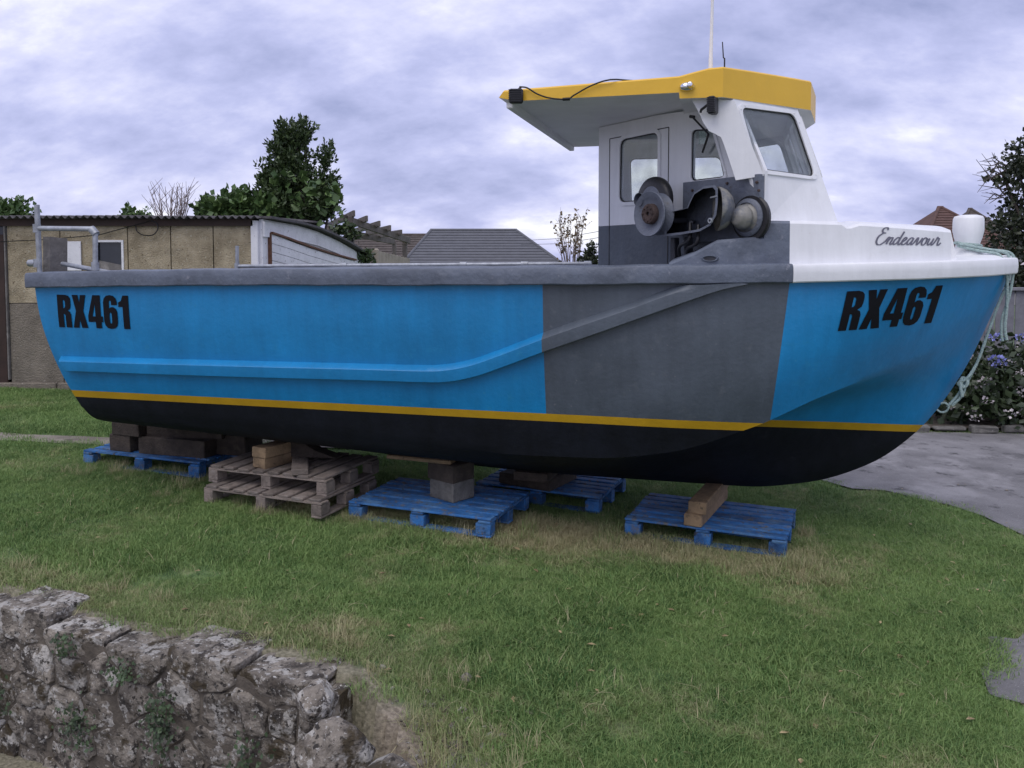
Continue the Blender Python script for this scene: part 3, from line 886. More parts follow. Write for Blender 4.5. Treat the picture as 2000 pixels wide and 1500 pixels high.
ST = {
 0.0: [(0, .535), (.35, .62), (.70, .71), (1.0, .80), (1.11, .93), (1.195, 1.22), (1.262, 1.6), (1.285, 1.94)],
 1.2: [(0, .49), (.35, .58), (.70, .67), (1.0, .76), (1.115, .90), (1.215, 1.2), (1.292, 1.6), (1.318, 1.965)],
 2.3: [(0, .425), (.35, .52), (.70, .62), (1.0, .71), (1.12, .86), (1.222, 1.17), (1.302, 1.6), (1.33, 1.98)],
 3.3: [(0, .36), (.35, .47), (.70, .575), (1.0, .665), (1.115, .81), (1.22, 1.15), (1.302, 1.6), (1.33, 1.985)],
 4.1: [(0, .333), (.32, .43), (.64, .54), (.93, .64), (1.10, .745), (1.215, 1.12), (1.298, 1.6), (1.33, 1.995)],
 4.65: [(0, .331), (.27, .42), (.56, .55), (.85, .66), (1.09, .755), (1.208, 1.12), (1.292, 1.6), (1.325, 2.0)],
 5.2: [(0, .331), (.2, .44), (.42, .62), (.74, .79), (1.115, .835), (1.235, 1.17), (1.29, 1.62), (1.30, 2.01)],
 5.72: [(0, .333), (.14, .45), (.31, .70), (.56, .965), (1.085, 1.02), (1.175, 1.3), (1.215, 1.66), (1.222, 2.015)],
 6.2: [(0, .40), (.10, .53), (.23, .82), (.45, 1.10), (.87, 1.225), (1.0, 1.48), (1.06, 1.75), (1.075, 2.025)],
 6.65: [(0, .575), (.08, .70), (.18, .95), (.33, 1.20), (.61, 1.385), (.75, 1.6), (.84, 1.81), (.885, 2.035)],
 7.0: [(0, .865), (.06, .97), (.13, 1.14), (.23, 1.32), (.40, 1.53), (.50, 1.70), (.59, 1.88), (.655, 2.045)],
 7.3: [(0, 1.33), (.04, 1.41), (.085, 1.50), (.14, 1.60), (.22, 1.72), (.285, 1.83), (.345, 1.95), (.395, 2.055)],
 7.48: [(0, 1.76), (.025, 1.79), (.05, 1.83), (.08, 1.87), (.115, 1.92), (.145, 1.965), (.17, 2.015), (.19, 2.065)],
 7.58: [(0, 2.04), (.006, 2.045), (.012, 2.05), (.018, 2.055), (.024, 2.06), (.03, 2.063), (.036, 2.066), (.042, 2.07)],
}
US = sorted(ST)
def section(u):
    ctl = [(pchip(US, [ST[q][k][0] for q in US], u), pchip(US, [ST[q][k][1] for q in US], u)) for k in range(8)]
    return [(float(a), float(b)) for a, b in ctl]
def section_curve(u):
    c = section(u)
    return [tuple(p) for p in catmull(c[:5], 5)[:-1]] + [tuple(p) for p in catmull(c[4:], 6)]
def hull_v(u, z):
    c = np.array(section_curve(min(max(u, 0), 7.57)))[20:]
    return float(np.interp(z, c[:, 1], c[:, 0]))
def vg(u): return float(pchip(US, [ST[q][7][0] for q in US], min(max(u, 0), 7.58)))
def zg(u): return float(pchip(US, [ST[q][7][1] for q in US], min(max(u, 0), 7.58)))
def stern_shift(u, z):
    return 0.30 * max(0.0, (2.0 - z) / 1.14) ** 1.7 * max(0.0, 1 - u / 1.6) ** 1.5
us = np.unique(np.concatenate([np.linspace(0, 4, 26), np.linspace(4, 7.2, 46), np.linspace(7.2, 7.58, 16)]))
bm = bmesh.new()
grid = []
for u in us:
    row = [bm.verts.new(L(u + stern_shift(u, z), v, z)) for v, z in section_curve(u)]
    port = [bm.verts.new(L(u + stern_shift(u, z), -v, z)) for v, z in section_curve(u)[1:]]
    grid.append(port[::-1] + row)
for a, b in zip(grid, grid[1:]):
    for k in range(len(a) - 1):
        bm.faces.new((a[k], b[k], b[k + 1], a[k + 1]))
for k in range(len(grid[0]) // 2):                     # transom
    a, b = grid[0][k], grid[0][-1 - k]
    c_, d_ = grid[0][k + 1], grid[0][-2 - k]
    bm.faces.new([a, c_, b] if c_ is d_ else [a, c_, d_, b])
bmesh.ops.remove_doubles(bm, verts=bm.verts, dist=0.0008)
# paint lines: cut the skin along them
def cut(co, no):
    bmesh.ops.bisect_plane(bm, geom=bm.verts[:] + bm.edges[:] + bm.faces[:], plane_co=co, plane_no=no, dist=1e-5)
KV = 0.145
YT = 0.905
for dz in (0.0, -0.056):
    for sgn in (1, -1):
        n_ = Vector((0, sgn * KV, 1)).normalized()
        cut((0, 0, YT + dz), n_)
cut((4.338, 0, 0), (1, 0, 0))
cut((5.966, 0, 2.02), Vector((1, 0, -0.11)).normalized())
for f in bm.faces:
    c = f.calc_center_median()
    zl = c.z - KV * abs(c.y)
    if zl > YT:
        g_ = 4.338 < c.x < 5.966 - 0.11 * (2.02 - c.z)
        f.material_index = 1 if g_ else 0
    elif zl > YT - 0.056: f.material_index = 2
    else: f.material_index = 3
hull = finish(bm, 'hull', ['blue', 'grey', 'yellowline', 'black'], BOAT, smooth=28)
hull['label'] = 'blue and grey hull with yellow boot line and black bottom'

# gunwale: moulded capping swept round the sheer
def sweep_cap(name, ulist, side, m, out=0.055, inn=0.15, h=0.125, bulge=0.0):
    bm = bmesh.new()
    prof = [(0.0, -h), (out * .85, -h), (out, -h + .008), (out + .004, -h * .5), (out, -.016), (out - .006, -.005), (out - .018, .0), (-inn + .02, .006), (-inn, -.012), (-inn, -h)]
    rings = []
    for i, u in enumerate(ulist):
        e_ = 0.004
        t_ = Vector((e_ * 2, -(vg(u + e_) - vg(u - e_)))).normalized()
        nrm = Vector((-t_.y, t_.x))
        nrm = Vector((abs(nrm.x), abs(nrm.y)))         # (du, dv) outward
        z0 = zg(u) + h
        wav = (0.002 * math.sin(u * 9) + 0.0015 * math.sin(u * 23)) * (1 if u < 5.97 else .25)
        ring = []
        for (o_, dz) in prof:
            ring.append(bm.verts.new(L(u + nrm.x * (o_ + wav), side * max(vg(u) + nrm.y * (o_ + wav), 0.0), z0 + dz + wav)))
        rings.append(ring)
    n = len(prof)
    for a, b in zip(rings, rings[1:]):
        for k in range(n):
            bm.faces.new((a[k], a[(k + 1) % n], b[(k + 1) % n], b[k]))
    bm.faces.new(rings[0]); bm.faces.new(rings[-1][::-1])
    return finish(bm, name, m, BOAT, smooth=35)
ua = list(np.linspace(-0.045, 5.966, 70)); ub = list(np.linspace(5.968, 7.0, 24)) + list(np.linspace(7.03, 7.575, 22))
sweep_cap('gunwale', ua, 1, 'gunwale'); sweep_cap('gunwale', ua, -1, 'gunwale')
sweep_cap('bow_rubbing_band', ub, 1, 'white', h=0.118); sweep_cap('bow_rubbing_band', ub, -1, 'white', h=0.118)
bm = bmesh.new()
add_box(bm, (0.04, 0, 2.0), (0.17, 2.46, 0.125), None, 0.012)
finish(bm, 'transom_capping', 'gunwale', BOAT, smooth=40)
# bow cap: blunt rounded nose
bm = bmesh.new()
add_lathe(bm, [(0.0, 2.205), (0.055, 2.20), (0.075, 2.17), (0.072, 2.1), (0.06, 2.02), (0.0, 2.0)], Matrix.Translation(L(7.55, 0, 0)), 20)
finish(bm, 'bow_nose', 'white', BOAT, smooth=50)
# inner deck and bulwark lining, so the open boat is solid from above
bm = bmesh.new()
ia = [(u, vg(u) - 0.13) for u in np.linspace(0.13, 5.7, 30)]
lo = [[bm.verts.new(L(u, s * v, 1.42)) for u, v in ia] for s in (1, -1)]
hi = [[bm.verts.new(L(u, s * v, zg(u) + .05)) for u, v in ia] for s in (1, -1)]
for k in range(len(ia) - 1):
    bm.faces.new((lo[0][k], lo[0][k + 1], lo[1][k + 1], lo[1][k]))
    for s in (0, 1):
        bm.faces.new((lo[s][k], lo[s][k + 1], hi[s][k + 1], hi[s][k]))
bm.faces.new((lo[0][0], hi[0][0], hi[1][0], lo[1][0]))
finish(bm, 'deck', 'gunwale', BOAT)

# raised moulding along the topside (both sides)
top_px = [(84, 697), (400, 704), (700, 711), (820, 714), (870, 712), (920, 702), (980, 681), (1060, 650), (1140, 622), (1230, 592), (1318, 561), (1385, 556), (1450, 553)]
bot_px = [(94, 726), (400, 736), (700, 744), (820, 748), (875, 747), (930, 736), (985, 717), (1060, 689), (1140, 661), (1222, 632), (1335, 592), (1408, 567), (1462, 555)]
tp = catmull([pix_v(x_, y_, 1.31) for x_, y_ in top_px], 7); bp_ = catmull([pix_v(x_, y_, 1.31) for x_, y_ in bot_px], 7)
for side in (1, -1):
    bm = bmesh.new(); rings = []
    for i_, (a, b) in enumerate(zip(tp, bp_)):
        P = lambda t_, off: L(a[0] * (1 - t_) + b[0] * t_ + stern_shift(a[0] * (1 - t_) + b[0] * t_, a[1] * (1 - t_) + b[1] * t_), side * (hull_v(a[0] * (1 - t_) + b[0] * t_, a[1] * (1 - t_) + b[1] * t_) + off), a[1] * (1 - t_) + b[1] * t_)
        fl = min(1.0, max(0.0, (i_ - 68) / 6))            # forward of the junction it runs flush into the gunwale
        rings.append([bm.verts.new(P(t_, o_ + fl * (.058 - o_) * (t_ < .9))) for t_, o_ in ((-.02, -.008), (0.0, .0), (.28, .054), (.32, .058), (.55, .060), (.95, .060), (.985, .053), (1.0, -.012))])
    for a, b in zip(rings, rings[1:]):
        for k in range(7):
            bm.faces.new((a[k], b[k], b[k + 1], a[k + 1]))
    for co, no in (((4.338, 0, 0), (1, 0, 0)),):
        bmesh.ops.bisect_plane(bm, geom=bm.verts[:] + bm.edges[:] + bm.faces[:], plane_co=co, plane_no=no)
    for f in bm.faces:
        f.material_index = 1 if f.calc_center_median().x > 4.338 else 0
    bm.faces.new(rings[0])
    finish(bm, 'moulded_strake', ['blue', 'grey'], BOAT, smooth=22)

# lettering ----------------------------------------------------------
GLY = {
 'R': ([(0, 0), (0, 2), (.62, 2), (.84, 1.94), (.97, 1.8), (1, 1.62), (1, 1.38), (.95, 1.17), (.76, 1.04), (.93, .95), (1, .78), (1, 0), (.57, 0), (.57, .68), (.54, .8), (.43, .84), (.43, 0)], [[(.43, 1.68), (.43, 1.18), (.53, 1.2), (.58, 1.28), (.58, 1.58), (.53, 1.66)]]),
 'X': ([(0, 0), (.28, 1.02), (.03, 2), (.47, 2), (.56, 1.52), (.64, 2), (1.05, 2), (.83, 1.05), (1.1, 0), (.64, 0), (.54, .52), (.43, 0)], []),
 '4': ([(.53, 0), (.53, .38), (0, .38), (0, .74), (.40, 2), (.95, 2), (.95, .72), (1.08, .72), (1.08, .38), (.95, .38), (.95, 0)], [[(.54, .72), (.54, 1.5), (.33, .72)]]),
 '6': ([(0, .42), (0, 1.58), (.07, 1.82), (.24, 1.97), (.5, 2.02), (.76, 1.97), (.93, 1.82), (1, 1.6), (1, 1.42), (.58, 1.42), (.58, 1.6), (.55, 1.68), (.45, 1.68), (.42, 1.6), (.42, 1.2), (.54, 1.29), (.72, 1.3), (.9, 1.2), (1, 1.0), (1, .42), (.93, .18), (.76, .03), (.5, -.02), (.24, .03), (.07, .18)], [[(.42, .4), (.42, .88), (.46, .97), (.54, .97), (.58, .88), (.58, .4), (.54, .31), (.46, .31)]]),
 '1': ([(.30, 0), (.30, 1.32), (0, 1.32), (0, 1.58), (.2, 1.68), (.34, 2), (.74, 2), (.74, 0)], []),
}
ADV = {'R': 1.1, 'X': 1.17, '4': 1.16, '6': 1.1, '1': .8}
def lettering(name, text, x0, z0, width, height, slant, surf, parent, rise=0.0, off=0.004):
    tw = sum(ADV[c] for c in text) - .08
    bm = bmesh.new(); x = 0.0
    for ch in text:
        o_, hs = GLY[ch]
        add_sheet(bm, [(p[0] + x, p[1]) for p in o_], [[(p[0] + x, p[1]) for p in h_] for h_ in hs], lambda s, t: Vector((s, t, 0)))
        x += ADV[ch]
    for k in np.arange(0.15, tw, 0.15):
        bmesh.ops.bisect_plane(bm, geom=bm.verts[:] + bm.edges[:] + bm.faces[:], plane_co=(k, 0, 0), plane_no=(1, 0, 0))
    for k in np.arange(0.2, 2, 0.2):
        bmesh.ops.bisect_plane(bm, geom=bm.verts[:] + bm.edges[:] + bm.faces[:], plane_co=(0, k, 0), plane_no=(0, 1, 0))
    for v in bm.verts:
        s, t = v.co.x / tw, v.co.y / 2
        u = x0 + s * width + slant * t
        z = z0 + t * height + rise * s
        v.co = L(u, surf(u, z) + off, z)
    return finish(bm, name, 'letter', parent, recalc=False)
lettering('registration_lettering', 'RX461', 0.225, 1.615, 0.71, 0.27, 0.0, hull_v, BOAT)['label'] = 'upright black RX461 lettering near the stern'
lettering('registration_lettering', 'RX461', 6.285, 1.695, 0.66, 0.265, 0.052, hull_v, BOAT, rise=0.035)['label'] = 'slanted black RX461 lettering on the bow'

# raised white foredeck (cuddy) --------------------------------------
def vc(u, z):
    return vg(u) - 0.03 - 0.10 * max(0, z - 2.13)
def zc_top(u):
    return float(np.interp(u, [5.19, 5.36, 5.50, 5.80, 5.801, 6.0, 6.3, 6.33, 6.36, 6.42, 7.06], [2.15, 2.22, 2.30, 2.325, 2.43, 2.427, 2.418, 2.395, 2.395, 2.415, 2.375]))
bm = bmesh.new()
cu = [5.19, 5.28, 5.36, 5.43, 5.5, 5.6, 5.7, 5.8, 5.801, 5.9, 5.965, 5.967] + list(np.linspace(6.03, 6.3, 5)) + [6.33, 6.36, 6.42] + list(np.linspace(6.5, 7.06, 9))
rows = {}
for s in (1, -1):
    low, mid, top_ = [], [], []
    for u in cu:
        zt = zc_top(u)
        low.append(bm.verts.new(L(u, s * vc(u, 2.1), zg(u) + .10)))
        mid.append(bm.verts.new(L(u, s * vc(u, zt - .018), zt - .018)))
        top_.append(bm.verts.new(L(u, s * (vc(u, zt) - .02), zt)))
    rows[s] = (low, mid, top_)
    for a, b in ((low, mid), (mid, top_)):
        for k in range(len(cu) - 1):
            f = bm.faces.new((a[k], a[k + 1], b[k + 1], b[k])); f.material_index = 1 if cu[k + 1] <= 5.966 else 0
# crowned top
nc = 8
cols = []
for k, u in enumerate(cu):
    a, b = rows[1][2][k], rows[-1][2][k]
    cols.append([a] + [bm.verts.new(a.co.lerp(b.co, j / nc) + Vector((0, 0, 0.05 * math.sin(math.pi * j / nc)))) for j in range(1, nc)] + [b])
for k in range(len(cu) - 1):
    for j in range(nc):
        f = bm.faces.new((cols[k][j], cols[k + 1][j], cols[k + 1][j + 1], cols[k][j + 1])); f.material_index = 1 if cu[k + 1] <= 5.802 else 0
# sloping front of the cuddy, falling to the anchor deck
fr = [bm.verts.new(L(7.10, vc(7.06, 2.1) * (1 - 2 * j / nc), 2.155 + 0.02 * math.sin(math.pi * j / nc))) for j in range(nc + 1)]
for j in range(nc):
    bm.faces.new((cols[-1][j], fr[j], fr[j + 1], cols[-1][j + 1]))
for s, j in ((1, 0), (-1, nc)):
    bm.faces.new((rows[s][0][-1], fr[j], rows[s][1][-1])); bm.faces.new((rows[s][1][-1], fr[j], rows[s][2][-1]))
finish(bm, 'foredeck', ['white', 'gunwale'], BOAT, smooth=30)
bm = bmesh.new()                                       # anchor deck at the bow
ad = list(np.linspace(7.03, 7.5, 12)); r_ = []
for u in ad:
    r_.append([bm.verts.new(L(u, (vg(u) - .01) * (1 - 2 * j / 6), zg(u) + .118 + .04 * math.sin(math.pi * j / 6))) for j in range(7)])
for a, b in zip(r_, r_[1:]):
    for j in range(6): bm.faces.new((a[j], b[j], b[j + 1], a[j + 1]))
finish(bm, 'anchor_deck', 'white', BOAT, smooth=50)
# bow bollard, waisted
bm = bmesh.new()
add_lathe(bm, [(0, 0), (.135, 0), (.12, .03), (.088, .065), (.080, .10), (.096, .15), (.106, .20), (.104, .285), (.094, .305), (.06, .315), (0, .317)], Matrix.Translation(L(7.305, 0, 2.19)), 28)
finish(bm, 'bow_bollard', 'white', BOAT, smooth=50)

# boat name in script on the foredeck side ---------------------------
E_STROKES = [
 [(.75, 1.75), (.62, 1.98), (.35, 1.95), (.22, 1.7), (.38, 1.45), (.62, 1.42), (.35, 1.35), (.05, 1.0), (.02, .5), (.2, .2), (.5, .15), (.85, .45), (1.0, .75)],
 [(1.0, .75), (1.1, .95), (1.18, .9), (1.1, .2)], [(1.13, .5), (1.3, .88), (1.5, .92), (1.52, .7), (1.45, .3), (1.55, .18), (1.75, .4)],
 [(2.25, .85), (2.05, .95), (1.82, .7), (1.75, .4), (1.85, .2), (2.0, .25), (2.2, .55), (2.45, 1.6)], [(2.45, 1.6), (2.25, .55), (2.28, .25), (2.4, .18), (2.6, .45)],
 [(2.6, .45), (2.85, .65), (2.95, .85), (2.82, .97), (2.65, .75), (2.6, .4), (2.72, .18), (2.95, .25), (3.2, .6)],
 [(3.65, .85), (3.45, .95), (3.22, .7), (3.15, .4), (3.25, .2), (3.4, .25), (3.6, .6), (3.68, .9)], [(3.68, .9), (3.58, .4), (3.65, .2), (3.8, .3), (4.0, .75)],
 [(4.0, .75), (4.1, .95), (4.17, .85), (4.17, .3), (4.25, .2), (4.45, .5), (4.6, .95)],
 [(5.05, .9), (4.88, .97), (4.7, .7), (4.68, .4), (4.8, .18), (4.98, .22), (5.12, .5), (5.1, .85), (4.98, .95), (5.25, .8), (5.4, .9)],
 [(5.4, .9), (5.33, .45), (5.4, .2), (5.55, .25), (5.75, .6), (5.82, .92)], [(5.82, .92), (5.74, .4), (5.82, .18), (6.0, .4), (6.15, .8)],
 [(6.15, .8), (6.2, 1.05), (6.28, .92), (6.42, .9), (6.4, .55), (6.42, .25), (6.55, .18), (6.75, .45)],
]
bm = bmesh.new()
for st in E_STROKES:
    c = catmull(st, 6)
    prev = None
    for i, p in enumerate(c):
        d = c[min(i + 1, len(c) - 1)] - c[max(i - 1, 0)]
        d = d / (np.linalg.norm(d) + 1e-9)
        wd = 0.045 + 0.05 * abs(d[1])
        nv = np.array([-d[1], d[0]]) * wd
        ring = []
        for q in (p + nv, p - nv):
            s = q[0] / 6.75
            u = 6.515 + s * .455 + .024 * q[1]
            z = 2.262 + q[1] * .062 - .004 * s
            ring.append(bm.verts.new(L(u, vc(u, z) + .004 + .0004 * random.random(), z)))
        if prev: bm.faces.new((prev[0], prev[1], ring[1], ring[0]))
        prev = ring
o = finish(bm, 'name_lettering', 'script', BOAT)
o['label'] = 'grey script lettering Endeavour on the white foredeck side'

# ------------------------------------------------------------------ wheelhouse
TH_ = 0.028
Abk, Dbk = Vector((4.50, -0.08)), Vector((5.80, 1.12))          # slanted aft bulkhead (u, v)
bk_d = (Dbk - Abk).normalized(); bk_len = (Dbk - Abk).length
bk_n = Vector((-bk_d.y, bk_d.x))                                # outward: aft and to starboard
bkN_l = Vector((bk_n.x, -bk_n.y, 0))                            # in local coordinates
bk_w = FW * bk_n.x + SB * bk_n.y
def BK(s, z, off=0.0):
    p = Abk + bk_d * s + bk_n * off
    return L(p.x, p.y, z)
def pix_bk(px, py, off=0.0):
    p0 = GO + FW * (Abk.x + bk_n.x * off) + SB * (Abk.y + bk_n.y * off)
    q = W2L(pix_plane(px, py, p0, bk_w))
    return (Vector((q.x, -q.y)) - Abk).dot(bk_d), q.z
PAINT_Z = 2.455
def window_set(parent, hole_pts, fn, nrm, fw_=0.028, prot=0.012, m='white', dirty='glass', mull=None):
    """frame ring proud of the wall and a pane inside it; hole_pts in fn coordinates, already rounded"""
    c = np.mean(np.array(hole_pts), 0)
    def grow(k):
        out = []
        for p in hole_pts:
            a, b = fn(*p), fn(*c)
            Ld = (a - b).length
            s = (Ld + k) / Ld
            out.append((c[0] + (p[0] - c[0]) * s, c[1] + (p[1] - c[1]) * s))
        return out
    nv = Vector(nrm)
    bm = bmesh.new()
    add_sheet(bm, grow(fw_), [grow(-0.006)], lambda s, t: fn(s, t) + nv * prot, prot + TH_ + .006, nv)
    fr = finish(bm, 'window_frame', m, parent, smooth=35)
    bm = bmesh.new()
    add_sheet(bm, grow(0.004), [], lambda s, t: fn(s, t) - nv * .006, 0.005, nv)
    finish(bm, 'window_pane', dirty, parent)
    bm = bmesh.new()                                    # rubber seal
    add_sheet(bm, grow(-0.0055), [grow(-0.017)], lambda s, t: fn(s, t) + nv * 0.001, 0.006, nv)
    finish(bm, 'window_seal', 'rubber', parent)
    # fixings
    g = grow(fw_ * .5)
    bm = bmesh.new()
    for k in range(0, len(g), 3):
        p = fn(*g[k]) + nv * (prot + .001)
        add_box(bm, p, (.009, .009, .006), None)
    finish(bm, 'frame_screws', 'soffit', parent)['kind'] = 'stuff'
    return fr

# aft bulkhead with door window and second window
doorwin = round_poly([pix_bk(1210, 397), pix_bk(1286, 392), pix_bk(1288, 256), pix_bk(1212, 272)], .07)
win2 = round_poly([pix_bk(1350, 356), pix_bk(1420, 347), pix_bk(1392, 250), pix_bk(1352, 252)], .05)
bm = bmesh.new()
out_up = [(0, PAINT_Z), (bk_len, PAINT_Z), (bk_len, 2.76), (bk_len - .24, 3.24), (.70, 3.28), (0, 3.283)]
add_sheet(bm, out_up, [doorwin, win2], lambda s, z: BK(s, z), TH_, bkN_l, 0)
add_sheet(bm, [(0, 1.43), (bk_len, 1.43), (bk_len, PAINT_Z - .001), (0, PAINT_Z - .001)], [], lambda s, z: BK(s, z), TH_, bkN_l, 1)
bulk = finish(bm, 'bulkhead', ['white', 'grey'], BOAT)
window_set(bulk, doorwin, lambda s, z: BK(s, z), bkN_l)
window_set(bulk, win2, lambda s, z: BK(s, z), bkN_l, fw_=.022)
# door leaf outline: a narrow raised edge and dark gap
d0, d1 = pix_bk(1191, 300)[0], pix_bk(1306, 300)[0]
bm = bmesh.new()
gapw = 0.007
for (a, b) in (((d0, 1.5), (d0, 3.17)), ((d1, 1.5), (d1, 3.17)), ((d0, 3.17), (d1, 3.17))):
    if a[0] == b[0]:
        add_sheet(bm, [(a[0] - gapw / 2, a[1]), (a[0] + gapw / 2, a[1]), (b[0] + gapw / 2, b[1]), (b[0] - gapw / 2, b[1])], [], lambda s, z: BK(s, z, .003), .002, bkN_l)
    else:
        add_sheet(bm, [(a[0], a[1] - gapw / 2), (b[0], b[1] - gapw / 2), (b[0], b[1] + gapw / 2), (a[0], a[1] + gapw / 2)], [], lambda s, z: BK(s, z, .003), .002, bkN_l)
finish(bm, 'door_seal', 'rubber', bulk)
# wiper on the second window
w0 = pix_bk(1352, 228, .05); w1 = pix_bk(1384, 262, .05); w2 = pix_bk(1372, 298, .03)
bm = bmesh.new()
add_tube(bm, [BK(*w0, .05), BK(*w1, .05)], .007, 6); add_tube(bm, [BK(*w1, .05), BK(*w2, .03)], .008, 6)
add_tube(bm, [BK(w0[0] - .02, w0[1] + .005, .05), BK(w0[0] + .02, w0[1] - .005, .05)], .012, 8)
finish(bm, 'wiper', 'blackplastic', bulk)
bm = bmesh.new()
s0, z0_ = pix_bk(1362, 282); s1, z1_ = pix_bk(1376, 254)
add_sheet(bm, [(s0, z0_), (s1, z0_), (s1, z1_), (s0, z1_)], [], lambda s, z: BK(s, z, -.012), .002, bkN_l)
M['notice'] = mat('green_notice', (0.12, 0.3, 0.24), 0.6, 0.4, 30, col2=(0.5, 0.6, 0.55))
finish(bm, 'notice_sticker', 'notice', bulk)

def wall_quad(name, bl, br, tr, tl, holes, m='white', frame=True):
    fn = quad_fn(bl, br, tr, tl)
    n = (fn(1, 0) - fn(0, 0)).cross(fn(0, 1) - fn(0, 0)).normalized()
    bm = bmesh.new()
    add_sheet(bm, [(0, 0), (1, 0), (1, 1), (0, 1)], holes, fn, TH_, n)
    o = finish(bm, name, m, BOAT)
    if frame:
        for h_ in holes: window_set(o, h_, fn, n)
    return o
# starboard front quarter with the big raked window; port twin
fq = dict(bl=(5.79, 1.13, 2.40), br=(6.315, .735, 2.40), tr=(6.025, .66, 3.25), tl=(5.585, 1.13, 3.25))
hole = round_poly([(.10, .435), (.90, .40), (.905, .935), (.07, .93)], .085, 5)
wall_quad('window_panel', *[L(*fq[k]) for k in ('bl', 'br', 'tr', 'tl')], [hole])
mir = lambda p: L(p[0], -p[1], p[2])
wall_quad('window_panel', mir(fq['br']), mir(fq['bl']), mir(fq['tl']), mir(fq['tr']), [[(1 - s, t) for s, t in hole][::-1]])
# centre front with two windows
wall_quad('windscreen_panel', L(*fq['br']), mir(fq['br']), mir(fq['tr']), L(*fq['tr']), [rrect(.05, .42, .47, .93, .05), rrect(.53, .42, .95, .93, .05)])
# port side and aft wall behind the door
wall_quad('port_wall', mir(fq['bl']), L(4.5, -1.13, 2.40), L(4.5, -1.13, 3.284), mir((5.585, 1.13, 3.275)), [rrect(.12, .3, .42, .85, .05), rrect(.55, .3, .88, .85, .05)])
wall_quad('port_wall', L(5.79, -1.13, 1.43), L(4.5, -1.13, 1.43), L(4.5, -1.13, 2.398), L(5.79, -1.13, 2.398), [], 'grey')
wall_quad('aft_wall', L(4.5, -1.128, 1.43), L(4.5, -.08, 1.43), L(4.5, -.08, PAINT_Z), L(4.5, -1.128, PAINT_Z), [], 'grey')
wall_quad('aft_wall', L(4.5, -1.128, PAINT_Z + .001), L(4.5, -.08, PAINT_Z + .001), L(4.5, -.08, 3.284), L(4.5, -1.128, 3.284), [rrect(.2, .3, .85, .8, .05)])
# side pillar with the scalloped aft edge
pil = [pix_v(x, y, 1.135) for x, y in ((1492, 343), (1434, 196), (1350, 190), (1357, 205), (1366, 222), (1374, 240), (1385, 256), (1398, 262), (1408, 268), (1414, 282), (1424, 312), (1437, 352))]
bm = bmesh.new()
add_sheet(bm, pil, [], lambda u, z: L(u, 1.135, z), .03, Vector((0, -1, 0)))
finish(bm, 'side_pillar', 'white', BOAT)
# console shelf inside so the window does not look into an empty box
bm = bmesh.new()
add_box(bm, L(5.95, 0, 2.36), (.42, 1.4, .12), None, .015)
finish(bm, 'dashboard', 'soffit', BOAT)

# roof ---------------------------------------------------------------
RB = [(4.02, 1.2), (5.24, 1.2), (5.525, 1.2), (6.125, .58), (6.21, 0.0)]
def zt_roof(u, v):
    e_ = abs(v) / 1.2
    return float(np.interp(u, [4.0, 5.24, 5.42, 5.52, 6.2], [3.365, 3.395, 3.435, 3.44, 3.40])) + 0.05 * (1 - e_ ** 2)
def zb_roof(u):
    return float(np.interp(u, [4.02, 5.24, 5.245, 5.53, 6.2], [3.285, 3.285, 3.245, 3.24, 3.235]))
bm = bmesh.new()
outl = []
for (a, b) in zip(RB, RB[1:]):
    n_ = max(2, int((Vector(a) - Vector(b)).length / .09))
    for k in range(n_):
        outl.append((a[0] + (b[0] - a[0]) * k / n_, a[1] + (b[1] - a[1]) * k / n_))
outl.insert(next(i for i, q in enumerate(outl) if q[0] > 5.242), (5.245, 1.2))
outl = outl + [RB[-1]] + [(u, -v) for u, v in reversed(outl)]
ctr = len(outl)
topv = []; fas = []; und = []
for (u, v) in outl:
    inward = Vector((5.2 - u, -v)).normalized()
    topv.append(bm.verts.new(L(u + inward.x * .012, v + inward.y * .012, zt_roof(u, v))))
    fas.append((bm.verts.new(L(u, v, zt_roof(u, v) - .012)), bm.verts.new(L(u - (.03 if u < 4.05 else 0), v, zb_roof(u) + (.03 if u < 4.05 else 0)))))
    und.append(bm.verts.new(L(u + (inward.x * .03 if u > 5.5 else inward.x * .012), v + inward.y * .02, zb_roof(u) + .002)))
for k in range(ctr):
    k2 = (k + 1) % ctr
    f = bm.faces.new((topv[k], topv[k2], fas[k2][0], fas[k][0])); f.material_index = 0
    f = bm.faces.new((fas[k][0], fas[k2][0], fas[k2][1], fas[k][1])); f.material_index = 0
    f = bm.faces.new((fas[k][1], fas[k2][1], und[k2], und[k])); f.material_index = 1
# crown and soffit strips across the beam
half = ctr // 2
for lst, mi in ((topv, 0), (und, 1)):
    for k in range(half):
        a, b = lst[k], lst[k + 1]
        c_, d_ = lst[ctr - 2 - k] if k + 1 < half else None, lst[ctr - 1 - k]
    cols = []
    for k in range(half + 0):
        a, d_ = lst[k], lst[ctr - 1 - k]
        if a is d_: cols.append([a]); continue
        cols.append([a] + [bm.verts.new(a.co.lerp(d_.co, j / 8) + Vector((0, 0, (.05 if mi == 0 else .0) * math.sin(math.pi * j / 8)))) for j in range(1, 8)] + [d_])
    for p, q in zip(cols, cols[1:]):
        for j in range(8):
            f = bm.faces.new((p[j], q[j], q[j + 1], p[j + 1])); f.material_index = mi
    tip = lst[half]
    p = cols[-1]
    if tip not in p:
        for j in range(8):
            f = bm.faces.new((p[j], tip, p[j + 1])); f.material_index = mi
roof = finish(bm, 'roof', ['roofyellow', 'soffit'], BOAT, smooth=20)
# soffit frames under the overhang
bm = bmesh.new()
add_box(bm, L(4.06, 0, 3.268), (.05, 2.34, .05), None, .006)
finish(bm, 'soffit_edge', 'soffit', roof)
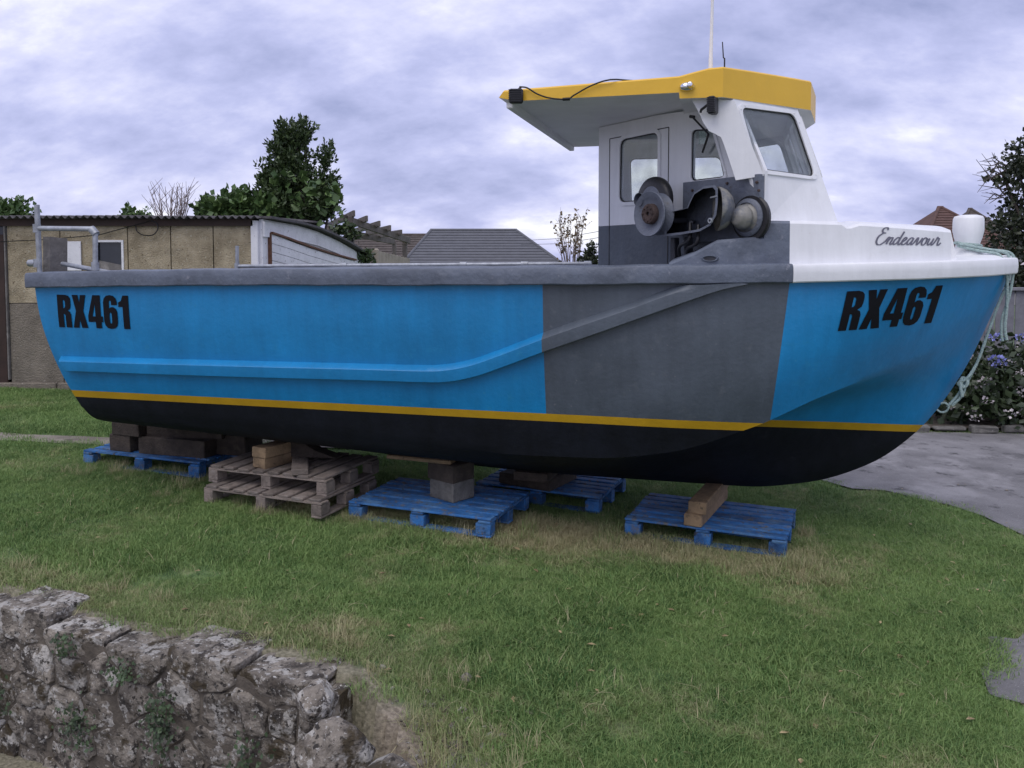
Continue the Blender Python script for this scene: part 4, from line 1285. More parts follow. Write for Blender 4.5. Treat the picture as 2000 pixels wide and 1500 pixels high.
# deck lights, chrome lamp, antennas, cable
def roof_lamp(name, px, py, v, size, parent):
    u, z = pix_v(px, py, v)
    bm = bmesh.new()
    add_box(bm, L(u, v, z), (size, size * .55, size), Matrix.Rotation(.25, 4, 'Z'), .012)
    for k in range(7):
        add_box(bm, L(u, v + size * .3, z + (k - 3) * size * .13), (size * .9, .016, size * .05), Matrix.Rotation(.25, 4, 'Z'))
    add_tube(bm, [L(u, v - .02, z + size * .4), L(u + .02, v - .06, z + size * .75)], .008, 6)
    return finish(bm, name, 'blackplastic', parent, smooth=40)
roof_lamp('deck_light', 1008, 188, 1.235, .10, BOAT)['label'] = 'black ribbed floodlight at the aft corner of the roof'
u, z = pix_v(1392, 206, 1.2)
bm = bmesh.new()
add_box(bm, L(u, 1.2, z), (.055, .09, .115), Matrix.Rotation(-.3, 4, 'Z'), .012)
for k in range(9): add_box(bm, L(u - .012, 1.245, z + (k - 4) * .0115), (.05, .014, .005), Matrix.Rotation(-.3, 4, 'Z'))
add_tube(bm, [L(u - .03, 1.19, z + .01), L(u - .075, 1.17, z - .02), L(u - .08, 1.16, z - .035)], .009, 6)
finish(bm, 'deck_light', 'blackplastic', BOAT, smooth=40)['label'] = 'narrow black floodlight under the roof by the window pillar'
u, z = pix_v(1342, 169, 1.215)
bm = bmesh.new()
add_lathe(bm, [(0, .035), (.022, .032), (.042, .02), (.05, 0), (.05, -.012)], Matrix.Translation(L(u, 1.205, z)) @ Matrix.Rotation(math.radians(90), 4, 'X') @ Matrix.Diagonal((1.05, .62, 1, 1)), 24)
add_lathe(bm, [(0, .05), (.016, .045), (.024, .02), (.024, 0)], Matrix.Translation(L(u + .02, 1.215, z + .005)) @ Matrix.Rotation(math.radians(90), 4, 'X'), 16)
finish(bm, 'navigation_lamp', 'chrome', BOAT, smooth=50)
cb = [pix_v(x, y, 1.215) for x, y in ((1015, 170), (1030, 172), (1050, 184), (1075, 192), (1108, 194), (1122, 186), (1150, 170), (1175, 160), (1192, 156))]
bm = bmesh.new()
cpts = [Vector(L(p[0], 1.222, p[1])) for p in catmull(cb, 5)]
q0 = cpts[-1]
cpts += [L(q0.x + .04, 1.19, zt_roof(q0.x, 1.19) + .012), L(q0.x + .12, 1.10, zt_roof(q0.x, 1.1) + .012), L(q0.x + .3, .9, zt_roof(q0.x + .3, .9) + .012)]
add_tube(bm, cpts, .0055, 6)
k = cb[4]; add_tube(bm, [L(k[0] - .03, 1.225, k[1]), L(k[0] + .02, 1.225, k[1])], .011, 6)
finish(bm, 'lamp_cable', 'blackplastic', BOAT, smooth=60)
def antenna(name, px0, py0, px1, py1, v, r0, r1, m):
    u0, z0 = pix_v(px0, py0, v); u1, z1 = pix_v(px1, py1, v)
    bm = bmesh.new()
    z0 = max(z0, zt_roof(u0, v) + .01) - .04
    add_tube(bm, [L(u0, v, z0), L(u0, v, z0 + .10), L(u0, v, z0 + .105), L(u0 + (u1 - u0) * .5, v, (z0 + z1) / 2), L(u1, v, z1)], [r0, r0 * .9, r1 * 1.5, r1 * 1.2, r1], 10)
    return finish(bm, name, m, BOAT, smooth=50)
antenna('antenna', 1388, 130, 1393, -60, .75, .016, .009, 'white')['label'] = 'tall white whip antenna on the roof'
antenna('antenna', 1415, 132, 1411, 82, .55, .006, .004, 'blackplastic')['label'] = 'short thin black antenna on the roof'

# ------------------------------------------------------------------ pot hauler on the slanted bulkhead
plate = [(pix_bk(1335, 362, .05)[0], 2.30), (bk_len + .0, 2.30), (bk_len + .0, 2.735), (pix_bk(1335, 362, .05)[0], 2.735)]
bm = bmesh.new()
add_sheet(bm, plate, [], lambda s, z: BK(s, z, .055), .05, bkN_l)
hauler = finish(bm, 'hauler_plate', 'castgrey', BOAT)
def on_plate(s, z, off):
    """matrix: local Z along the plate normal (outward), local X along the plate, origin on it"""
    X = Vector((bk_d.x, -bk_d.y, 0)); Z = bkN_l; Y = Z.cross(X)
    m_ = Matrix((X, Y, Z)).transposed().to_4x4()
    return Matrix.Translation(BK(s, z, off)) @ m_
HO = 0.36                                              # how far the V-sheave stands off the plate
ss, sz = pix_bk(1273, 418, HO)
bm = bmesh.new()                                       # grooved sheave wheel
add_lathe(bm, [(0, .018), (.05, .018), (.055, .0), (.085, -.004), (.118, .012), (.150, .028), (.158, .03), (.162, .022), (.148, .008), (.112, -.026), (.110, -.034), (.144, -.062), (.152, -.072), (.148, -.079), (.12, -.074), (0, -.07)], on_plate(ss, sz, HO), 40)
finish(bm, 'sheave', 'castgrey', hauler, smooth=35)
bm = bmesh.new()                                       # rusty hub with bolt circle
mtx = on_plate(ss, sz, HO)
add_lathe(bm, [(.016, .04), (.03, .045), (.066, .038), (.072, .03), (.074, .0)], mtx, 30)
add_lathe(bm, [(.016, .04), (.016, .0), (0, .0)], mtx, 16)
for k in range(8):
    a = 2 * math.pi * k / 8
    add_lathe(bm, [(0, .051), (.007, .05), (.008, .038)], mtx @ Matrix.Translation((.05 * math.cos(a), .05 * math.sin(a), 0)), 6)
finish(bm, 'sheave_hub', 'rust', hauler, smooth=35)
s2, z2 = pix_bk(1279, 392, .22)
bm = bmesh.new()                                       # black rubber wheel behind
add_lathe(bm, [(.10, .042), (.155, .038), (.172, .022), (.176, 0), (.172, -.022), (.155, -.038), (.10, -.042)], on_plate(s2, z2, .22), 40, closed_prof=True)
finish(bm, 'rubber_wheel', 'rubber', hauler, smooth=40)
bm = bmesh.new()
add_lathe(bm, [(0, .06), (.10, .046), (.105, .04), (.105, -.04), (0, -.04)], on_plate(s2, z2, .22), 32)
add_lathe(bm, [(.05, .0), (.05, .28)], on_plate(s2, z2, .10), 20)
finish(bm, 'wheel_disc', 'castgrey', hauler, smooth=40)
# open cast tray between the wheel and the drum
def TR(px, py, off): return pix_bk(px, py, off)
bm = bmesh.new()
sec = []
for off in (.10, .30):
    pts = [TR(1296, 462, off), TR(1330, 458, off), TR(1366, 452, off), TR(1388, 440, off), TR(1399, 420, off), TR(1402, 395, off), TR(1402, 368, off), TR(1396, 361, off), TR(1375, 364, off), TR(1356, 376, off), TR(1348, 392, off), TR(1342, 406, off), TR(1318, 412, off), TR(1300, 416, off)]
    sec.append([BK(s, z, off) for s, z in pts])
ctrp = [sum(q, Vector()) / len(q) for q in sec]
lo_ = [bm.verts.new(p) for p in sec[0]]; hi_ = [bm.verts.new(p) for p in sec[1]]
lo2 = [bm.verts.new(p.lerp(ctrp[0], .10)) for p in sec[0]]; hi2 = [bm.verts.new(p.lerp(ctrp[1], .10)) for p in sec[1]]
n = len(lo_)
for k in range(n):
    k2 = (k + 1) % n
    f = bm.faces.new((lo_[k], lo_[k2], hi_[k2], hi_[k]))
    f = bm.faces.new((hi_[k], hi_[k2], hi2[k2], hi2[k]))
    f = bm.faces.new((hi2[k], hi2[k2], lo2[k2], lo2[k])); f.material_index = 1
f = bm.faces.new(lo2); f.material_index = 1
bm.faces.new(lo_[::-1])
finish(bm, 'hauler_housing', ['castgrey', 'castdark'], hauler, smooth=40, recalc=True)
# bulging bell of the housing on its right and the capstan drum
s3, z3 = pix_bk(1401, 408, .20)
bm = bmesh.new()
ax = Vector((.965, .24, 0)).normalized()               # the bell opens aft, its axis lies fore and aft
ay = Vector((0, 0, 1)); az = ax.cross(ay)
bellm = Matrix.Translation(BK(s3, z3, .20)) @ Matrix((ay, az, ax)).transposed().to_4x4()
add_lathe(bm, [(0, .112), (.05, .108), (.095, .09), (.13, .055), (.146, .02), (.15, .0), (.138, .0), (.134, .02), (.118, .05), (.085, .08), (0, .098)], bellm, 32)
finish(bm, 'housing_bell', 'brass', hauler, smooth=50)
s4, z4 = pix_bk(1461, 425, .06)
bm = bmesh.new()
add_lathe(bm, [(0, .125), (.040, .123), (.054, .112), (.058, .10), (.072, .085), (.082, .065), (.084, .05), (.077, .035), (.09, .02), (.108, .012)], on_plate(s4, z4, .06), 32)
finish(bm, 'capstan_drum', 'brass', hauler, smooth=40)
bm = bmesh.new()
add_lathe(bm, [(.10, .022), (.121, .014), (.128, .006), (.128, -.002), (.12, -.004)], on_plate(s4, z4, .062), 36)
finish(bm, 'drum_flange', 'castgrey', hauler, smooth=40)
bm = bmesh.new()
add_lathe(bm, [(.10, .008), (.15, .006), (.158, -.006), (.152, -.03)], on_plate(s4 + .01, z4 - .005, .052), 36)
finish(bm, 'drum_seal', 'rubber', hauler, smooth=40)
# bracket post and pipes below
bm = bmesh.new()
for px in (1318, 1345):
    s, z = pix_bk(px, 470, .16)
    add_box(bm, BK(s, 2.20, .16), (.05, .05, .26), Matrix.Rotation(.8, 4, 'Z'), .006)
s, z = pix_bk(1330, 430, .2)
add_tube(bm, [BK(s - .05, z, .06), BK(s - .05, z, .24)], .02, 10)
add_tube(bm, [BK(s + .03, z - .01, .1), BK(s + .1, z - .02, .2)], .014, 8)
finish(bm, 'hauler_bracket', 'castdark', hauler, smooth=40)

bm = bmesh.new()                                       # hydraulic hoses
for k, (px0, py0, px1, py1) in enumerate(((1352, 436, 1336, 500), (1368, 440, 1352, 505))):
    a, b = pix_bk(px0, py0, .2), pix_bk(px1, py1, .12)
    add_tube(bm, [Vector(tuple(q)) for q in catmull([tuple(BK(a[0], a[1], .22)), tuple(BK(a[0] + .02, a[1] - .12, .25)), tuple(BK(b[0] + .03, b[1] + .05, .2)), tuple(BK(b[0], b[1] - .15, .1))], 6)], .013, 8)
finish(bm, 'hydraulic_hoses', 'rubber', hauler, smooth=60)
for (px, py) in ((1478, 356), (1352, 372), (1420, 358), (1482, 372)):
    s, z = pix_bk(px, py, .06)
    bm = bmesh.new(); add_lathe(bm, [(0, .012), (.009, .011), (.011, .0)], on_plate(s, z, .056), 6); finish(bm, 'bolt', 'rust', hauler)
bm = bmesh.new()                                       # line stripper lever and bolt eye on the housing
a, b = pix_bk(1388, 386, .3), pix_bk(1401, 383, .3)
add_tube(bm, [BK(*a, .3), BK(*b, .3)], .006, 6)
finish(bm, 'line_guide', 'galv', hauler, smooth=50)
bm = bmesh.new()
e0 = pix_bk(1387, 431, .31)
add_lathe(bm, [(.010, .0), (.018, .0), (.020, .008), (.018, .016), (.010, .016)], on_plate(e0[0], e0[1], .30), 14, closed_prof=True)
finish(bm, 'bolt_eye', 'galv', hauler, smooth=50)
for k, (px, py) in enumerate(((1386, 508),)):   # scuppers in the grey coaming
    u, z = pix_v(px, py, 1.27)
    bm = bmesh.new()
    add_lathe(bm, [(0, .004), (.04, .004), (.05, .012), (.056, .004), (.058, -.01)], Matrix.Translation(L(u, vc(u, z) + .002, z + .01)) @ Matrix.Rotation(math.radians(90), 4, 'X') @ Matrix.Diagonal((1, .36, 1, 1)), 20)
    for f in bm.faces:
        f.material_index = 1 if f.calc_center_median().y > -(vc(u, z) + .0065) else 0
    finish(bm, 'scupper', ['gunwale', 'castdark'], BOAT, smooth=50)

# ------------------------------------------------------------------ tubular rails
def rail_obj(name, segs, r=.021, fit=(), parent=BOAT):
    bm = bmesh.new()
    for s_ in segs: add_tube(bm, s_, r, 10)
    o = finish(bm, name, 'galv', parent, smooth=50)
    if fit:
        for (p, d) in fit:
            bm = bmesh.new()
            d = Vector(d).normalized()
            add_tube(bm, [Vector(p) - d * .035, Vector(p) + d * .035], r * 1.45, 12)
            finish(bm, 'clamp_fitting', 'galv', o, smooth=50)
    return o
V0 = 1.22
def pv(px, py, v=V0):
    u, z = pix_v(px, py, v); return L(u, v, z)
p_top, p_bot = pv(72, 400), pv(74, 535)
p_bot = Vector((p_top.x + .01, p_top.y, 2.03)); 
a0, a1 = pv(72, 446), pv(178, 447)
b1 = pv(186, 530)
rail_obj('stern_rail', [[p_top, p_bot], [a0, a1, pv(184, 450), pv(186, 458), b1 - Vector((0, 0, .03))]], .021,
         [(a0, (0, 0, 1)), (pv(183, 452), (1, 0, -1)), (pv(73, 514), (0, 0, 1)), (pv(64, 514), (1, 0, 0)), (pv(186, 520), (0, 0, 1))])
g0, g1 = pv(122, 515, 1.05), pv(200, 530, 1.2)
rail_obj('stern_rail', [[g0, g1, pv(228, 535, 1.25)]], .019)
bm = bmesh.new()                                       # weathered board standing between the stern rails
bq = [pv(84, 462, 1.12), pv(118, 466, 1.0), pv(118, 530, 1.0), pv(84, 533, 1.12)]
vv = [bm.verts.new(p) for p in bq]; f = bm.faces.new(vv)
r = bmesh.ops.extrude_face_region(bm, geom=[f])
for v in [q for q in r['geom'] if isinstance(q, bmesh.types.BMVert)]: v.co += Vector((.045, .03, 0))
M['greyboard'] = mat('weathered_grey_board', (0.16, 0.15, 0.14), 0.85, 0.3, 7, 0.6, 40, spots=[(6, .55, (.28, .26, .24), .15)])
finish(bm, 'stern_board', 'greyboard', BOAT)
vf = -1.27
def pf(px, py):
    u, z = pix_v(px, py, vf); return L(u, vf, z)
f0, f1 = pf(463, 520), pf(1150, 515)
fit = [(f0, (0, 0, 1))]
segs = [[pf(463, 480), f0 - Vector((0, 0, .12))], [f0, f1]]
for px in (672, 905, 1025, 1148):
    t_ = (pf(px, 518).x - f0.x) / (f1.x - f0.x)
    q = f0.lerp(f1, t_)
    segs.append([q, q - Vector((0, 0, .12))]); fit.append((q, (1, 0, 0)))
rail_obj('far_side_rail', segs, .02, fit)
bm = bmesh.new()
c_ = pv(363, 527, 1.25)
add_box(bm, c_, (.05, .04, .02), None, .004)
finish(bm, 'deck_cleat', 'blackplastic', BOAT)

# ------------------------------------------------------------------ mooring rope (a thing of its own, lying over the bow)
def rope_strand(bm, pts, r=.0105, n=8, twist=3):
    c = [Vector(tuple(p)) for p in catmull([tuple(p) for p in pts], n)]
    add_tube(bm, c, r, 8)
bm = bmesh.new()
def pb(px, py, v):
    u, z = pix_v(px, py, v)
    p = L(u, v, z)
    return GO + FW * p.x - SB * p.y + Vector((0, 0, p.z))
bc = GO + FW * 7.305
ring = [bc + FW * (.088 * math.cos(a)) + SB * (.088 * math.sin(a)) + Vector((0, 0, 2.272 + .008 * a)) for a in np.linspace(-2.6, 3.6, 24)]
bm_r = bm
add_tube(bm, ring, .0105, 8)
noseY = lambda px, py, v=.09: pb(px, py, v)
rope_strand(bm, [noseY(1868, 473, .10), noseY(1900, 482, .11), noseY(1940, 489, .11), noseY(1968, 497, .10), noseY(1972, 520, .115), noseY(1967, 555, .115), noseY(1950, 595, .10), noseY(1930, 650, .09), noseY(1912, 700, .08), noseY(1895, 735, .07), noseY(1884, 752, .06), noseY(1868, 775, .06), noseY(1850, 795, .055)])
rope_strand(bm, [noseY(1870, 480, .12), noseY(1915, 490, .13), noseY(1948, 496, .13), noseY(1958, 508, .15), noseY(1966, 535, .145), noseY(1967, 590, .13), noseY(1963, 640, .13), noseY(1966, 664, .13)])
rope_strand(bm, [noseY(1872, 476, .13), noseY(1930, 487, .12), noseY(1976, 496, .08), noseY(1979, 530, .09), noseY(1971, 580, .10), noseY(1958, 620, .115), noseY(1956, 650, .12), noseY(1958, 666, .12)])
rope_strand(bm, [noseY(1905, 715, .09), noseY(1892, 735, .10), noseY(1878, 748, .09), noseY(1884, 760, .08), noseY(1874, 778, .08), noseY(1860, 792, .07)])
rope_strand(bm, [noseY(1880, 742, .1), noseY(1872, 750, .09), noseY(1884, 756, .10), noseY(1890, 745, .10), noseY(1880, 738, .08), noseY(1876, 752, .1), noseY(1879, 775, .1)], .012)
rope_strand(bm, [noseY(1838, 788, .06), noseY(1846, 787, .07), noseY(1853, 794, .07), noseY(1848, 803, .06), noseY(1838, 805, .06), noseY(1830, 800, .05)], .008)
rope = finish(bm, 'mooring_rope', 'rope', smooth=60)
tag(rope, 'pale green rope looped round the bow bollard and hanging down the stem', 'rope')

# ------------------------------------------------------------------ pallets and props under the keel
def uvw(u, v, z=0.0):
    x, y = b2w(u, v); return Vector((x, y, z))
PAL = {}
def board_mesh(name, size, m, seed):
    random.seed(seed)
    bm = bmesh.new()
    add_box(bm, (0, 0, 0), size, None, .004)
    for v in bm.verts: v.co += Vector((random.uniform(-.003, .003), random.uniform(-.002, .002), random.uniform(-.0015, .0015)))
    me = bpy.data.meshes.new(name); bm.to_mesh(me); bm.free()
    me.materials.append(M[m])
    return me
def pallet(u, v, z, ang, lx, ly, m, label, ndeck=7, tilt=(0, 0)):
    root = empty('pallet', uvw(u, v, z), -th - ang)
    root.rotation_euler = (tilt[0], tilt[1], -th - ang)
    tag(root, label, 'pallet', 'pallets under the boat')
    dk = board_mesh('deck_board', (lx, ly / ndeck * .74, .020), m, 1)
    ld = board_mesh('lead_board', (.10, ly, .020), m, 2)
    bl = board_mesh('block', (.12, .095, .085), m, 3)
    rn = board_mesh('runner', (lx, .095, .018), m, 4)
    def put(name, me, p, rz=0):
        o = bpy.data.objects.new(name, me); COL.objects.link(o); o.parent = root
        o.location = p; o.rotation_euler = (random.uniform(-.006, .006), random.uniform(-.004, .004), rz + random.uniform(-.008, .008))
    for k in range(ndeck):
        y = -ly / 2 + ly * (k + .5) / ndeck
        put('deck_board', dk, (random.uniform(-.006, .006), y, .134 + random.uniform(-.002, .002)))
    for x in (-lx / 2 + .055, 0, lx / 2 - .055):
        put('lead_board', ld, (x, 0, .1125))
    for x in (-lx / 2 + .062, 0, lx / 2 - .062):
        for y in (-ly / 2 + .05, 0, ly / 2 - .05):
            put('block', bl, (x, y, .0605))
    for y in (-ly / 2 + .05, 0, ly / 2 - .05):
        put('runner', rn, (0, y, .009))
    return root
def gat(u, v):
    x, y = b2w(u, v); return gzf(x, y)
random.seed(3)
pallet(5.47, .24, gat(5.47, .3) + .006, .15, 1.2, .80, 'palletblue', 'blue pallet carrying two long timber beams under the bow')
pallet(3.32, .60, gat(3.3, .7) + .01, .12, 1.24, .82, 'palletblue', 'blue pallet with a stack of dark blocks under the middle of the boat')
pallet(4.05, -.34, gat(4.1, -.3), .16, 1.15, .80, 'palletblue', 'blue pallet furthest under the keel, behind the one with stacked blocks')
pallet(.30, .02, gat(.3, 0) + .005, .10, 1.4, .80, 'palletblue', 'blue pallet in the shade under the stern')
zs = gat(1.85, .55) + .03
pallet(2.02, .70, zs, .14 + math.pi / 2, .80, 1.18, 'palletwood', 'grey weathered wooden pallet at the bottom of the pair', 8)
pallet(2.00, .60, zs + .146, .12 + math.pi / 2, .80, 1.18, 'palletwood', 'grey weathered wooden pallet stacked on top of another, holding short blocks', 8)

def prop_block(name, u, v, z, size, ang, m, label, tilt=0.0, bev=.006):
    bm = bmesh.new()
    add_box(bm, (0, 0, size[2] / 2), size, None, bev)
    bmesh.ops.subdivide_edges(bm, edges=[e_ for e_ in bm.edges if e_.calc_length() > .08], cuts=2, use_grid_fill=True)
    rr = random.Random(int(u * 100 + v * 77 + z * 991))
    for q in bm.verts: q.co += Vector((rr.uniform(-.003, .003), rr.uniform(-.003, .003), rr.uniform(-.002, .002)))
    o = finish(bm, name, m, smooth=30)
    o.location = uvw(u, v, z); o.rotation_euler = (0, tilt, -th - ang)
    tag(o, label, 'block', 'timber and blocks propping the boat')
    return o
zb = gat(5.47, .3) + .006 + .144
prop_block('timber_beam', 5.43, .20, zb, (.135, .86, .092), .22, 'timber', 'lower timber beam of the pair on the bow pallet')
prop_block('timber_beam', 5.45, .18, zb + .092, (.135, .86, .092), .19, 'timber', 'upper timber beam of the pair on the bow pallet')
zm = gat(3.3, .7) + .01 + .144
prop_block('prop_block', 3.42, .60, zm, (.28, .24, .155), .5, 'blockstone', 'lower of two dark stacked blocks on the middle blue pallet')
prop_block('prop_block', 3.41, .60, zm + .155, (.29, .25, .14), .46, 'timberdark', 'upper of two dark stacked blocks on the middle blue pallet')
prop_block('wooden_plank', 3.17, .62, zm + .296, (.58, .16, .032), .1, 'timber', 'thin plank between the stacked dark blocks and the hull')
zt = zs + .146 + .144
prop_block('prop_block', 1.90, .76, zt, (.15, .34, .088), .3, 'timber', 'lower of two square timbers on the weathered pallets')
prop_block('prop_block', 1.90, .76, zt + .088, (.16, .36, .088), .26, 'timber', 'upper of two square timbers on the weathered pallets')
prop_block('wooden_plank', 2.16, .80, zt, (.13, .55, .05), -.5, 'palletwood', 'flat plank lying beside the square timbers on the weathered pallets')
# wedge
bm = bmesh.new()
wp = [(-.16, 0), (.30, 0), (.12, .055), (.02, .11), (-.03, .135), (-.16, .14)]
add_sheet(bm, wp, [], lambda x, z: Vector((x, -.07, z)), -.14, Vector((0, 1, 0)))
o = finish(bm, 'timber_wedge', 'timberdark'); o.location = uvw(2.10, .60, zt + .051); o.rotation_euler = (0, 0, -th + .1)
tag(o, 'dark curved timber wedge beside the square timbers on the weathered pallets', 'block', 'timber and blocks propping the boat')
zf = gat(4.1, -.3) + .144
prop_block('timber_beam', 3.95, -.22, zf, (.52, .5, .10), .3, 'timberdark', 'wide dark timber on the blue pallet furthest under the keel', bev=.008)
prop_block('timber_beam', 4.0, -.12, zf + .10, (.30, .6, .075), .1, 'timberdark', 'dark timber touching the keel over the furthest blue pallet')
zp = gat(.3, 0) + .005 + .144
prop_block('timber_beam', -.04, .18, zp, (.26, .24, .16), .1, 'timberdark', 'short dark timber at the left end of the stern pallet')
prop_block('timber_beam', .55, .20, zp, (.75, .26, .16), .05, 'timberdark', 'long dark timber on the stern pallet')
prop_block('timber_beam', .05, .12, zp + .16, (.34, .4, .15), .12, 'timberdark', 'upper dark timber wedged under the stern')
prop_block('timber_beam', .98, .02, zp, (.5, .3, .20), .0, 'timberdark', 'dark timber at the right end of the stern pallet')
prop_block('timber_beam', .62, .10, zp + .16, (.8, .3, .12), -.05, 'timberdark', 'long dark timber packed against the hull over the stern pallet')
prop_block('prop_block', -.30, -.16, gat(-.3, -.1), (.09, .12, .52), .2, 'greyboard', 'pale grey upright block behind the stern pallet')

# ------------------------------------------------------------------ shed
SH_Y = 11.8
M['shedwall'] = mat('roughcast_board', (0.27, 0.222, 0.140), 0.95, 0.2, 3, 1.0, 45, col2=(0.39, 0.33, 0.225), bdist=.02,
                    spots=[(38, 0.60, (0.46, 0.42, 0.32), 0.05), (30, 0.62, (0.09, 0.06, 0.03), 0.06), (1.6, .56, (.17, .15, .11), .25)])
M['shedlow'] = mat('damp_board', (0.19, 0.165, 0.13), 0.95, 0.25, 4, 1.0, 45, bdist=.02, spots=[(30, .6, (.33, .30, .26), .08)])
M['roofsheet'] = mat('corrugated_cement', (0.085, 0.08, 0.085), 0.9, 0.3, 9, 0.5, 40, spots=[(14, .6, (.17, .17, .17), .15)])
M['brown'] = mat('dark_brown_door', (0.035, 0.018, 0.013), 0.7, 0.3, 4)
M['darkin'] = mat('dark_pane', (0.02, 0.024, 0.032), 0.12, 0.3, 3)
M['oldwhite'] = mat('peeling_white_paint', (0.72, 0.72, 0.74), 0.7, 0.1, 4, 0.5, 30, spots=[(22, .63, (.16, .13, .11), .04), (4, .6, (.5, .5, .52), .2)])
M['rustedge'] = mat('rusty_edge', (0.13, 0.06, 0.035), 0.85, 0.4, 20, 0.5, 50)
shed = empty('shed', (-5.5, SH_Y, .25))
tag(shed, 'tan roughcast shed with corrugated roof behind the stern of the boat', 'shed')
def wobj(bm, name, m, parent, smooth=None):
    """world-space bmesh parented under an empty placed in the world without rotation"""
    for v in bm.verts: v.co -= parent.location
    return finish(bm, name, m, parent, smooth)
cor = at(495, 428, SH_Y); ev = cor.z
xl = -13.0
seams = [cor.x, at(417, 500, SH_Y).x, at(334, 500, SH_Y).x, at(250, 500, SH_Y).x, at(118, 500, SH_Y).x, at(14, 500, SH_Y).x]
z_lo, z_mid = at(0, 748, SH_Y).z, at(0, 592, SH_Y).z
wx0, wz0, wx1, wz1 = at(191, 500, SH_Y).x, 2.02, at(238, 500, SH_Y).x, at(0, 473, SH_Y).z
for a, b in zip(seams, seams[1:]):
    bm = bmesh.new()
    if b < wx0 < a:
        add_sheet(bm, [(b + .008, z_mid + .004), (a - .008, z_mid + .004), (a - .008, ev - .02), (b + .008, ev - .02)], [[(wx0, wz0), (wx1, wz0), (wx1, wz1), (wx0, wz1)]] if wx1 < a else [], lambda x_, z_: Vector((x_, SH_Y, z_)), .04, Vector((0, -1, 0)))
    else:
        add_sheet(bm, [(b + .008, z_mid + .004), (a - .008, z_mid + .004), (a - .008, ev - .02), (b + .008, ev - .02)], [], lambda x_, z_: Vector((x_, SH_Y, z_)), .04, Vector((0, -1, 0)))
    wobj(bm, 'wall_panel', 'shedwall', shed)
    bm = bmesh.new()
    add_sheet(bm, [(b + .008, z_lo), (a - .008, z_lo), (a - .008, z_mid - .006), (b + .008, z_mid - .006)], [], lambda x_, z_: Vector((x_, SH_Y + .004, z_)), .04, Vector((0, -1, 0)))
    wobj(bm, 'lower_panel', 'shedlow', shed)
bm = bmesh.new()
add_box(bm, ((xl + cor.x) / 2, SH_Y + 2.3, ev / 2 + .05), (cor.x - xl - .1, 4.4, ev - .25))
wobj(bm, 'shed_core', 'darkin', shed)
for k, (x0_, x1_) in enumerate(((-7.9, -6.6), (-6.58, -5.5), (-5.48, -4.6), (-4.58, cor.x))):
    bm = bmesh.new(); add_box(bm, ((x0_ + x1_) / 2, SH_Y + .03, z_lo - .075), (x1_ - x0_, .14, .15), None, .012, jitter=.008)
    wobj(bm, 'plinth_block', 'shedlow', shed)
bm = bmesh.new(); add_box(bm, ((seams[-1] - 11) / 2, SH_Y + .03, (ev + z_lo) / 2 - .12), (11 + seams[-1] - .1, .05, ev - z_lo - .2), None, .005)
wobj(bm, 'brown_door', 'brown', shed)
bm = bmesh.new(); add_box(bm, (seams[-1] - .012, SH_Y - .012, (ev + z_lo) / 2), (.022, .05, ev - z_lo - .1), None, .004)
wobj(bm, 'door_post', 'greyboard', shed)
# window with white frame and a propped sheet
bm = bmesh.new()
add_sheet(bm, [(wx0 - .03, wz0 - .02), (wx1 + .03, wz0 - .02), (wx1 + .03, wz1 + .03), (wx0 - .03, wz1 + .03)], [[(wx0, wz0), (wx1, wz0), (wx1, wz1), (wx0, wz1)]], lambda x_, z_: Vector((x_, SH_Y - .015, z_)), .06, Vector((0, -1, 0)))
wf = wobj(bm, 'window', 'oldwhite', shed)
bm = bmesh.new(); add_sheet(bm, [(wx0, wz0), (wx1, wz0), (wx1, wz1), (wx0, wz1)], [], lambda x_, z_: Vector((x_, SH_Y + .03, z_)), .008, Vector((0, -1, 0)))
for v in bm.verts: v.co -= shed.location
finish(bm, 'window_pane', 'darkin', wf)
bm = bmesh.new()
add_sheet(bm, [(wx0 + .002, wz1 - .26), (wx1 - .002, wz1 - .33), (wx1 - .002, wz1 - .47), (wx0 + .002, wz1 - .40)], [], lambda x_, z_: Vector((x_, SH_Y + .018, z_)), .006, Vector((0, -1, 0)))
for v in bm.verts: v.co -= shed.location
finish(bm, 'pale_board', 'greyboard', wf)
bx0, bx1 = at(119, 500, SH_Y).x, at(160, 500, SH_Y).x
bm = bmesh.new(); add_box(bm, ((bx0 + bx1) / 2, SH_Y - .02, at(0, 500, SH_Y).z), (bx1 - bx0, .02, .42), None, .003)
wobj(bm, 'white_board', 'oldwhite', shed)
bm = bmesh.new(); add_box(bm, (cor.x + .02, SH_Y + .0, (ev + z_lo) / 2 - .01), (.10, .09, ev - z_lo - .02), None, .005)
wobj(bm, 'corner_board', 'oldwhite', shed)
# corrugated roof sheets (fall to the back)
def corrugated(name, x0, x1, y0, y1, z0, z1, pitch, amp, parent, m, z0b=None, z1b=None):
    n = int((x1 - x0) / pitch * 8)
    X = np.linspace(x0, x1, n); V = []
    for i, x_ in enumerate(X):
        w_ = amp * math.sin(2 * math.pi * x_ / pitch)
        for y_, z_ in ((y0, z0), (y1, z1)):
            V += [(x_, y_, z_ + w_), (x_, y_, z_ + w_ - .012)]
    F = []
    for i in range(n - 1):
        a = i * 4; b = a + 4
        F += [(a, b, b + 2, a + 2), (a + 1, a + 3, b + 3, b + 1), (a, a + 1, b + 1, b)]
    V = np.array(V) - np.array(parent.location)
    return mesh_from_arrays(name, V, F, m, parent, smooth=False)
x_ = xl
k = 0
while x_ < cor.x + .05:
    x1_ = min(x_ + .98, cor.x + .09)
    corrugated('roof_sheet', x_, x1_ + .03, SH_Y - .16, SH_Y + 4.7, ev + .02 + .004 * (k % 2) + random.uniform(-.004, .01), ev + .16, .105, .02, shed, 'roofsheet')
    x_ = x1_ if x1_ < cor.x + .08 else 99; k += 1
